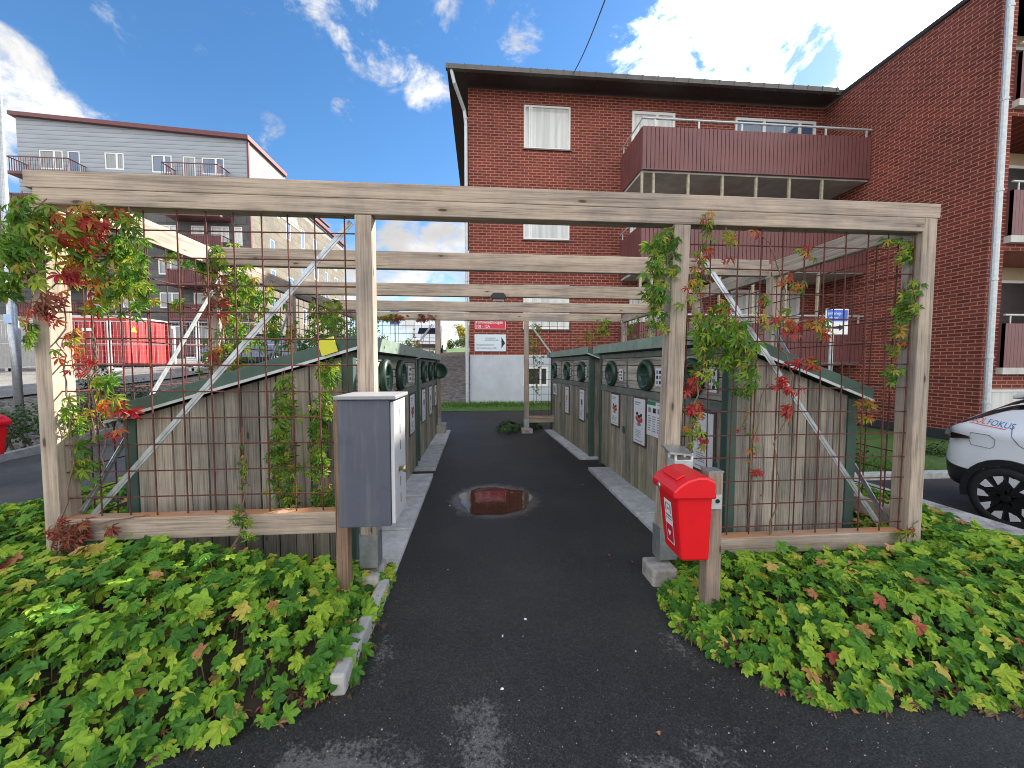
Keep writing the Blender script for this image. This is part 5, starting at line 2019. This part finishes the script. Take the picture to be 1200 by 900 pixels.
        for k in range(20):
            xa, xb = .30 + k * .018, .30 + (k + 1) * .018
            za, zb = 1.118 - .1 * (xa - .3), 1.118 - .1 * (xb - .3)
            mb.add([(xa, sk(xa, za, .004), za), (xb, sk(xb, zb, .004), zb), (xb, sk(xb, zb + .008, .004), zb + .008), (xa, sk(xa, za + .008, .004), za + .008)], [(0, 1, 2, 3)])
        mb.build('underline', M_or, t)
    return t


PAINT_W = plain('white_car_paint', (.84, .86, .88), .25, 0, .02, 2, 0, 1.0)
PAINT_B = plain('blue_car_paint', (.03, .05, .14), .25, 0, .05, 2, 0, 1.0)
PAINT_S = plain('silver_car_paint', (.45, .47, .48), .25, .4, .03, 2, 0, 1.0)
make_car((6.80, 4.50, -.365), radians(-90), PAINT_W, 'white electric car with black wheel arches and SOLFOKUS lettering by the brick wing', 'parked cars', True)
make_car((-8.2, 18.6, ground_z(-9.5, 18.4)), radians(178), PAINT_B, 'dark blue car parked across the street behind the creeper', 'parked cars')
make_car((-6.1, 21.5, ground_z(-8, 21.5)), radians(182), PAINT_S, 'silver car parked across the street behind the dark creeper', 'parked cars')

# ------------------------------------------------------------------ street lamp on the left
t = thing('street_lamp', (-8.78, 8.0, ground_z(-8.78, 8.0)), 'tall galvanised lamp post behind the hedge on the left', 'street lamp')
z0 = ground_z(-8.78, 8.0)
mb = MB()
mb.tube([(-8.78, 8, z0 - .2), (-8.78, 8, z0 + 2.0), (-8.80, 8, z0 + 2.05), (-8.80, 8, 9.5)], [.088, .084, .066, .045], 14)
mb.build('pole', M_galv, t, True)
mb = MB()
mb.tube([(-8.80, 8, 9.4), (-8.6, 8, 9.75), (-7.9, 8, 9.9)], .03, 8)
mb.build('arm', M_galv, t)
mb = MB()
mb.prism([(-8.0, 7.88, 9.86), (-7.4, 7.88, 9.90), (-7.4, 8.12, 9.90), (-8.0, 8.12, 9.86)], (0, 0, .1))
mb.build('lamp_head', M_galv2, t, False, .02)
mb = MB()
mb.box(-8.84, -8.70, 7.900, 7.906, 2.24, 2.40)
mb.build('marker_plate', plain('blue_white_plate', (.35, .5, .75), .5), t)

# ------------------------------------------------------------------ hedge and shrubs
def leaf_mass(name, label, cat, boxes, mat, size, n, seed, parent_stems=True, group=None, up=.4):
    """boxes: (cx, cy, cz, rx, ry, rz, share)"""
    rr = random.Random(seed)
    c0 = boxes[0]
    base = min(b[2] - b[5] for b in boxes)
    t = thing(name, (c0[0], c0[1], base), label, cat, group)
    mb = MB()
    tot = sum(b[6] for b in boxes)
    for (cx, cy, cz, rx, ry, rz, sh) in boxes:
        for i in range(int(n * sh / tot)):
            v = Vector((rr.gauss(0, 1), rr.gauss(0, 1), rr.gauss(0, 1))).normalized()
            q = rr.random() ** .4 * rr.uniform(.75, 1.08)
            p = Vector((cx + v.x * rx * q, cy + v.y * ry * q, cz + v.z * rz * q))
            nr = v + Vector((rr.gauss(0, .5), rr.gauss(0, .5), rr.gauss(up, .5)))
            simple_leaf(mb, p, nr, (rr.gauss(0, 1), rr.gauss(0, 1), rr.gauss(-.3, .6)), size * rr.uniform(.6, 1.3), 0, rr)
    mb.build('foliage', mat, t)
    if parent_stems:
        mb = MB()
        for (cx, cy, cz, rx, ry, rz, sh) in boxes:
            for k in range(3):
                mb.tube([(cx + rr.uniform(-.1, .1), cy + rr.uniform(-.1, .1), cz - rz * 1.05), (cx + rr.uniform(-.3, .3) * rx, cy + rr.uniform(-.3, .3) * ry, cz), (cx + rr.uniform(-.6, .6) * rx, cy + rr.uniform(-.6, .6) * ry, cz + rz * .6)], [.02 * (1 + rz * .3), .013, .005], 5)
        mb.build('stem', M_trunk, t)
    return t


hb = []
rr = random.Random(77)
for i in range(12):
    u = i / 11
    x, y = -7.05 - 1.0 * u - rr.uniform(0, .5), 4.8 + 5.0 * u
    hb.append((x, y, .42 + .1 * u + rr.uniform(-.05, .05), .55, .5, .40, 1))
leaf_mass('hedge', 'clipped dark green hedge between the lane and the street', 'hedge', hb, LEAF_DARK, .055, 5200, 41)
leaf_mass('shrub', 'blue green spiky shrub above the hedge behind the left mesh', 'shrub', [(-7.6, 8.3, 1.0, .38, .35, .55, 1), (-7.1, 8.6, .8, .3, .3, .4, .6)], leafmat('spruce_leaf', [(0, (.02, .05, .035)), (1, (.06, .11, .075))], .1), .06, 1100, 42)
leaf_mass('shrub', 'low green shrub at the right shed back behind the mesh', 'shrub', [(3.9, 4.3, .10, .38, .5, .34, 1), (3.7, 3.5, .05, .3, .4, .25, .8)], LEAF_TREE, .06, 900, 43)
leaf_mass('shrub', 'dark reddish green shrub on the lawn before the brick wing', 'shrub', [(5.6, 6.2, .0, .5, .4, .45, 1), (6.6, 6.4, -.15, .45, .35, .30, .8)], LEAF_TREE, .06, 1200, 44)
leaf_mass('shrub', 'small shrub at the foot of the brick wing beside the white car', 'shrub', [(9.2, 6.9, -.32, .5, .35, .25, 1)], LEAF_DARK, .06, 500, 45)


# ------------------------------------------------------------------ building site across the street
t = thing('site_container', (-16.2, 18, 1.2), 'red steel site skip with a dusty top edge behind the fence', 'container')
gz = 1.30
px0, px1 = -17.6, -14.55
CX = -15.38
mb = MB()
mb.prism([(-18.6, 18.0, gz + .12), (CX, 18.0, gz + .12), (CX, 18.0, gz + 2.18), (-18.6, 18.0, gz + 2.18)], (0, 2.3, 0))
x = -18.5
while x < CX - .15:
    mb.box(x, x + .09, 17.955, 17.999, gz + .2, gz + 2.1)
    x += .36
mb.box(-18.6, CX, 17.95, 17.998, gz + 2.06, gz + 2.18)
mb.box(-18.6, CX, 17.95, 17.998, gz + 1.05, gz + 1.13)
body = mb.build('body', plain('red_container_paint', (.36, .014, .014), .5, 0, .14, 1.2, .1), t)
mb = MB()
for (a, b) in ((18.08, 18.95), (19.05, 19.95)):
    mb.box(CX + .001, CX + .05, a, b, gz + .2, gz + 2.1)
for y in (18.0, 19.0, 20.2):
    mb.box(CX + .001, CX + .08, y - .04, y + .04, gz + .12, gz + 2.18)
mb.build('door', MATS['red_container_paint'], t, False, .01)
mb = MB()
for y in (18.55, 19.45):
    mb.tube([(CX + .09, y, gz + .2), (CX + .09, y, gz + 2.1)], .02, 6)
mb.build('locking_bar', MATS['red_container_paint'], t)
mb = MB()
mb.box(-18.62, CX + .04, 17.94, 20.34, gz + 2.185, gz + 2.30)
mb.box(CX + .0, CX + .1, 20.5, 20.62, gz + .05, gz + 2.1)
mb.box(CX + .0, CX + .1, 20.36, 20.5, gz + 1.98, gz + 2.1)
mb.build('frame', plain('dusty_white_paint', (.55, .53, .48), .7), t)
mb = MB()
mb.box(-17.05, -16.6, 17.93, 17.949, gz + 1.62, gz + 1.75)
mb.build('label_plate', M_white, t)
mb = MB()
mb.prism([(CX + .052, 18.2, gz + 1.62), (CX + .052, 18.5, gz + 1.62), (CX + .052, 18.35, gz + 1.88)], (.006, 0, 0))
mb.build('warning_plate', M_yel, t)

M_wire = plain('fence_wire', (.36, .37, .38), .5, .5, .1, 4, 0)


def fence_panel(x0, x1, y, label):
    z = ground_z((x0 + x1) / 2, y)
    t = thing('fence_panel', ((x0 + x1) / 2, y, z), label, 'fence panel', 'galvanised building site fence panels')
    mb = MB()
    for x in (x0, x1):
        mb.tube([(x, y, z), (x, y, z + 2.05)], .026, 8)
    for zz in (.12, 1.1, 2.02):
        mb.tube([(x0, y, z + zz), (x1, y, z + zz)], .018, 6)
    mb.build('frame', M_galv2, t)
    mb = MB()
    k = x0 + .12
    while k < x1:
        mb.tube([(k, y, z + .12), (k, y, z + 2.02)], .0035, 4, cap=False)
        k += .14
    for i in range(9):
        mb.tube([(x0, y + .004, z + .2 + i * .21), (x1, y + .004, z + .2 + i * .21)], .0035, 4, cap=False)
    mb.build('mesh', M_wire, t)
    mb = MB()
    for x in (x0, x1):
        mb.box(x - .12, x + .12, y - .33, y + .33, z - .02, z + .13)
    mb.build('foot', M_conc, t, False, .02)


for (a, b, lb) in ((-21.9, -18.6, 'building site fence panel in front of the dark cabin'), (-18.5, -15.2, 'building site fence panel across the red container'),
                   (-15.1, -11.8, 'building site fence panel right of the red container'), (-11.7, -8.4, 'building site fence panel in front of the blue car')):
    fence_panel(a, b, 17.0, lb)

t = thing('site_cabin', (-24, 19, 1.3), 'white framed dark site cabin at the left edge of the street', 'cabin')
mb = MB()
mb.box(-29, -21.2, 18.6, 21.2, 1.35, 3.7)
mb.build('body', plain('dark_site_panel', (.055, .06, .065), .6), t)
mb = MB()
for z in (1.3, 3.62):
    mb.box(-29.05, -21.1, 18.5, 18.59, z, z + .2)
for x in (-29.0, -26.4, -23.8, -21.25):
    mb.box(x, x + .12, 18.5, 18.59, 1.5, 3.62)
mb.build('frame', M_white, t)
for i, (x, y, w, d, hh, m, lb) in enumerate(((-12.9, 19.2, 1.6, .5, .35, M_white, 'pale bundle of building boards on the site right of the red container'), (-10.9, 19.6, 1.3, .6, .45, plain('pale_tarpaulin', (.50, .52, .54), .7), 'low grey covered pallet on the site behind the fence'))):
    z = ground_z(x, y)
    t = thing('pallet', (x, y, z), lb, 'pallet')
    mb = MB()
    for k in range(4):
        mb.box(x - w / 2, x + w / 2, y - d / 2, y + d / 2, z + .14 + k * hh / 4 + .01, z + .14 + (k + 1) * hh / 4)
    mb.build('load', m, t, False, .02)
    mb = MB()
    for k in range(3):
        mb.box(x - w / 2 + k * (w - .1) / 2, x - w / 2 + .1 + k * (w - .1) / 2, y - d / 2, y + d / 2, z - .02, z + .145)
    mb.build('skid', timber(1), t)

# ------------------------------------------------------------------ far view between left sheds and the house
def tree(label, x, y, hgt, cr, mat, seed, n=900, size=.28, group='trees in the far gap'):
    rr = random.Random(seed)
    z = ground_z(x, y)
    t = thing('tree', (x, y, z), label, 'tree', group)
    mb = MB()
    mb.tube([(x, y, z - .3), (x + .05, y, z + hgt * .35), (x - .05, y + .1, z + hgt * .7)], [hgt * .03, hgt * .022, hgt * .008], 7)
    for k in range(7):
        a = rr.uniform(0, 6.28)
        b = z + hgt * rr.uniform(.3, .55)
        mb.tube([(x, y, b), (x + cos(a) * cr * .4, y + sin(a) * cr * .4, b + hgt * .15), (x + cos(a) * cr * .75, y + sin(a) * cr * .75, b + hgt * .22)], [hgt * .012, hgt * .008, hgt * .003], 5)
    mb.build('trunk', M_trunk, t)
    mb = MB()
    for k in range(14):
        v = Vector((rr.gauss(0, 1), rr.gauss(0, 1), rr.gauss(0, .8))).normalized() * rr.random() ** .5
        c = Vector((x + v.x * cr * .75, y + v.y * cr * .75, z + hgt * .64 + v.z * hgt * .30))
        r = cr * rr.uniform(.28, .48)
        for i in range(n // 14):
            w = Vector((rr.gauss(0, 1), rr.gauss(0, 1), rr.gauss(0, 1))).normalized()
            p = c + w * r * rr.random() ** .45
            simple_leaf(mb, p, w + Vector((0, 0, .4)), (rr.gauss(0, 1), rr.gauss(0, 1), -.4), size * rr.uniform(.6, 1.3), 0, rr)
    mb.build('crown', mat, t)
    return t


far_trees = [(-16.0, 62, 4.5, 2.6, 0), (-12.0, 66, 4.2, 2.6, 0), (-8.5, 70, 4.0, 2.4, 0), (-19.0, 58, 6.0, 3.0, 2), (-5.2, 72, 4.0, 2.3, 0), (-2.2, 60, 4.2, 2.0, 1), (-1.0, 76, 3.6, 2.2, 0)]
tl = ['dark green tree far off beyond the left sheds, first from the left', 'dark green tree far off beyond the left sheds, second from the left', 'small dark tree far off above the white van', 'taller olive tree beside the buff stone block',
      'small dark tree far off left of the yellowing one', 'yellowing tree far off against the corner downpipe', 'small dark tree farthest off beside the yellowing one']
for i, (x, y, hh, cr, k) in enumerate(far_trees):
    tree(tl[i], x, y, hh, cr, (LEAF_TREE, LEAF_YELLOW, LEAF_TREE)[k], 90 + i, 700, .36)
leaf_mass('hedge', 'dark clipped hedge far off below the yellowing tree', 'hedge', [(-1.9, 52, ground_z(-1.9, 52) + .7, 1.9, .8, .9, 1)], LEAF_DARK, .2, 900, 61)
t = thing('far_house', (-.9, 80, 4), 'small cream house far off behind the yellowing tree', 'building')
mb = MB()
mb.box(-4.2, 3, 80, 88, 3.5, 8.6)
mb.build('wall', plain('cream_wall', (.55, .47, .28), .85), t)
mb = MB()
mb.prism([(-4.5, 79.7, 8.62), (3.3, 79.7, 8.62), (-.6, 79.7, 9.6)], (0, 8.6, 0))
mb.build('roof', plain('dark_far_roof', (.08, .06, .055), .8), t)
for x in (-3.4, -1.6, .2):
    mb = MB()
    mb.box(x, x + .9, 79.94, 79.99, 6.2, 7.5)
    mb.build('window', G_grey, t)

# white delivery van
vx, vy = -3.55, 25.5
vz = ground_z(-3.5, 25.5)
t = thing('delivery_van', (vx, vy, vz), 'white delivery van parked beyond the left sheds', 'van')
mb = MB()
prof = [(0, .35), (0, 1.0), (.35, 1.15), (.95, 1.95), (1.3, 2.2), (4.6, 2.2), (4.7, 2.0), (4.7, .35)]
mb.prism([(vx - .95, vy + a, vz + z) for (a, z) in prof], (1.9, 0, 0))
mb.build('body', PAINT_W, t, False, .08)
mb = MB()
mb.add([(vx - .62, vy + .50, vz + 1.35), (vx + .62, vy + .50, vz + 1.35), (vx + .56, vy + .80, vz + 1.75), (vx - .56, vy + .80, vz + 1.75)], [(0, 1, 2, 3)])
mb.build('windscreen', MATS['car_glass'], t)
for v in t.children:
    if v.name.startswith('windscreen'):
        v.location = (0, -.03, .03)
for sx in (-1, 1):
    mb = MB()
    mb.box(vx + sx * .72 - .14, vx + sx * .72 + .14, vy - .03, vy - .005, vz + .72, vz + .92)
    mb.build('headlight', MATS['lamp_glass'], t)
    for yy in (.9, 3.8):
        mb = MB()
        mb.lathe((vx + sx * .86, vy + yy, vz + .33), (sx, 0, 0), [(.33, 0), (.33, .12), (.2, .125), (0, .125)], 18)
        mb.build('wheel', MATS['tyre'], t)
mb = MB()
mb.box(vx - .6, vx + .6, vy - .02, vy - .004, vz + .42, vz + .66)
mb.build('grille', M_black, t)

# blue parking sign on a pole far off, and the site light mast
t = thing('road_sign', (-4.1, 20, ground_z(-4.1, 20)), 'small blue road sign on a pole beyond the left sheds', 'sign')
z = ground_z(-4.1, 20)
mb = MB()
mb.tube([(-4.35, 20, z - .1), (-4.35, 20, z + 2.9)], .03, 8)
mb.build('pole', M_galv, t)
mb = MB()
mb.box(-4.58, -4.12, 19.95, 19.965, z + 2.15, z + 2.85)
mb.build('plate', plain('blue_enamel', (.03, .12, .45), .4, 0, .03, 3, 0), t)

# parking sign on a pole before the balconies
sp = px_at(980.5, 377, 6.9)
t = thing('parking_sign', (sp.x, 6.9, ground_z(sp.x, 6.9)), 'blue and white parking sign with a black arrow on a pole by the brick wing', 'sign')
mb = MB()
mb.tube([(sp.x - .05, 6.95, ground_z(sp.x, 6.9) - .05), (sp.x - .05, 6.95, sp.z + .20)], .035, 10)
mb.build('pole', M_galv2, t)
w2, h2 = .235, .245
mb = MB()
mb.box(sp.x - w2, sp.x + w2, 6.895, 6.91, sp.z - h2, sp.z + h2)
mb.build('plate', M_white, t, False, .003)
mb = MB()
mb.box(sp.x - w2 + .02, sp.x + w2 - .02, 6.889, 6.8945, sp.z + .01, sp.z + h2 - .02)
mb.build('blue_field', M_blueink, t)
lettering('parkerings-', .078, M_white, t, (sp.x - w2 + .034, 6.887, sp.z + .135), (1, 0, 0), (0, 0, 1), squash=.84)
lettering('platser', .078, M_white, t, (sp.x - w2 + .07, 6.887, sp.z + .045), (1, 0, 0), (0, 0, 1), squash=.88)
mb = MB()
mb.box(sp.x - .08, sp.x + .06, 6.889, 6.8945, sp.z - .135, sp.z - .095)
mb.prism([(sp.x + .05, 6.8945, sp.z - .175), (sp.x + .15, 6.8945, sp.z - .115), (sp.x + .05, 6.8945, sp.z - .055)], (0, -.0055, 0))
mb.build('arrow', M_blackink, t)

# overhead cable
a, b = Vector((2.72, 11.45, 9.96)), px_at(712, -8, 7.0)
mb = MB()
mb.tube([a + (b - a) * (k / 8) + Vector((0, 0, -.10 * sin(pi * k / 8))) for k in range(9)] + [a + (b - a) * 2.2], .012, 6)
tag(mb.build('overhead_cable', M_black), 'thin black overhead cable running up from the roof of the brick house', 'cable')

# ------------------------------------------------------------------ grass blades on the lawns
def grass(label, poly, n, hh, seed, dens_edge=True):
    rr = random.Random(seed)
    xs = [p[0] for p in poly]
    ys = [p[1] for p in poly]
    mb = MB()
    k = 0
    while k < n:
        x, y = rr.uniform(min(xs), max(xs)), rr.uniform(min(ys), max(ys))
        if not inside(poly, x, y):
            continue
        z = ground_z(x, y) + .01
        a = rr.uniform(0, 2 * pi)
        w = rr.uniform(.006, .012)
        l = hh * rr.uniform(.5, 1.3)
        lx, ly = rr.gauss(0, .4) * l, rr.gauss(0, .4) * l
        mb.add([(x - cos(a) * w, y - sin(a) * w, z), (x + cos(a) * w, y + sin(a) * w, z), (x + lx, y + ly, z + l)], [(0, 1, 2)])
        k += 1
    tag(mb.build('grass', M_blade), label, None, None, 'stuff')


grass('lawn grass at the far end of the asphalt path', [(-1.2, 10.9), (4, 10.9), (4, 11.95), (-1.2, 11.95)], 7000, .10, 51)
grass('lawn grass at the foot of the brick wing', [(3.5, 5.8), (11, 5.7), (11.1, 11.5), (3.5, 11.5)], 16000, .13, 52)

# ------------------------------------------------------------------ litter and stones on the asphalt
M_leafdead = plain('dead_leaf', (.30, .14, .06), .8, 0, .3, 30, .2)
M_leafred = plain('fallen_red_leaf', (.30, .04, .04), .7, 0, .3, 30, .2)


def scrap(px, py, lx, ly, label, mat=M_white, name='paper_scrap', cat='litter', hh=.006):
    lx, ly = lx * .75, ly * .75
    d = sky_ray(px, py)
    p = Vector((0, 0, EYE)) + d * ((.006 - EYE) / d.z)
    rr = random.Random(px * 31 + py)
    a = rr.uniform(0, pi)
    mb = MB()
    pts = []
    for k in range(7):
        q = 2 * pi * k / 7
        r = rr.uniform(.45, 1.15)
        u, v = lx * r * cos(q), ly * r * sin(q)
        pts.append((p.x + u * cos(a) - v * sin(a), p.y + u * sin(a) + v * cos(a), .0065 + rr.uniform(0, hh)))
    mb.add([(p.x, p.y, .0065 + hh)] + pts, [(0, 1 + k, 1 + (k + 1) % 7) for k in range(7)])
    tag(mb.build(name, mat), label, cat, 'litter on the asphalt')


scrap(616, 726, .011, .020, 'largest white paper scrap in the middle of the asphalt')
scrap(589, 746, .018, .007, 'small flat white scrap near the middle of the asphalt')
scrap(613, 746, .012, .007, 'tiny grey paper scrap right of two white ones', M_greyink)
scrap(588, 808, .016, .010, 'crumpled white scrap above the dusty patch')
scrap(745, 764, .010, .008, 'tiny round white scrap near the right planting bed')
scrap(714, 652, .022, .012, 'dull red fallen leaf on the path, left of the red one', M_leafred, 'fallen_leaf', 'leaf', .02)
scrap(741, 660, .024, .012, 'pinkish fallen leaf lying near the right post footing', M_leafred, 'fallen_leaf', 'leaf', .02)
scrap(772, 862, .017, .014, 'small tan fallen leaf near the bottom right of the asphalt', M_leafdead, 'fallen_leaf', 'leaf', .02)
scrap(1002, 837, .03, .015, 'brown dead leaf at the front edge of the right bed', M_leafdead, 'fallen_leaf', 'leaf', .02)
scrap(527, 593, .02, .008, 'white scrap on the asphalt left of the puddle')
scrap(600, 577, .04, .02, 'yellow fallen leaf floating on the puddle', LEAF_YELLOW, 'fallen_leaf', 'leaf', .004)

rr = random.Random(5)
mb = MB()
k = 0
while k < 620:
    x, y = rr.uniform(-1.6, 2.6), rr.uniform(.95, 1.75) if rr.random() < .7 else rr.uniform(1.7, 6)
    if inside(BED_A, x, y) or inside(BED_B, x, y) or (y > 2.2 and not -.55 < x < 1.42):
        continue
    if rr.random() > .25 and not (abs(x + .58 - (y - 1.5) * .06) < .16 or y < 1.5 or x > 1.0):
        continue
    s = rr.uniform(.0010, .0032) * (1.7 if rr.random() < .06 else 1)
    q = [Vector((rr.gauss(0, 1), rr.gauss(0, 1), rr.gauss(0, .7))).normalized() * s for _ in range(4)]
    c = Vector((x, y, .005 + s * .4))
    mb.add([c + Vector((-s, -s * .8, 0)) + q[0] * .4, c + Vector((s, -s * .6, 0)) + q[1] * .4, c + Vector((0, s, 0)) + q[2] * .4, c + Vector((0, 0, s)) + q[3] * .3], [(0, 1, 3), (1, 2, 3), (2, 0, 3)])
    k += 1
tag(mb.build('gravel', plain('pale_grit', (.46, .44, .41), .8, 0, .3, 90, 0)), 'pale grit scattered over the asphalt', None, None, 'stuff')

# dead leaves and stalks along the front edges of the beds
for poly, lb, sd, n in ((BED_A, 'dead brown leaves along the front of the left planting bed', 71, 260), (BED_B, 'dead brown leaves along the front of the right planting bed', 72, 320)):
    rr = random.Random(sd)
    mb = MB()
    k = 0
    while k < n:
        x, y = rr.uniform(-2.6, 3.0), rr.uniform(1.2, 2.1)
        if not inside(poly, x, y) and rr.random() < .75:
            continue
        if edge_dist(poly, x, y) > .10:
            continue
        if poly is BED_B and x < 1.0 or poly is BED_A and x > 0:
            continue
        creeper_leaf(mb, (x, y, rr.uniform(.01, .05)), (rr.gauss(0, .5), rr.gauss(0, .5) - .3, 1), (rr.gauss(0, 1), rr.gauss(0, 1), 0), rr.uniform(.02, .045), 0, rr)
        k += 1
    tag(mb.build('dead_leaves', leafmat('dead_leaf_mix', [(0, (.05, .03, .02)), (.5, (.13, .075, .045)), (.85, (.24, .13, .07)), (1, (.30, .08, .06))], .1)), lb, None, None, 'stuff')
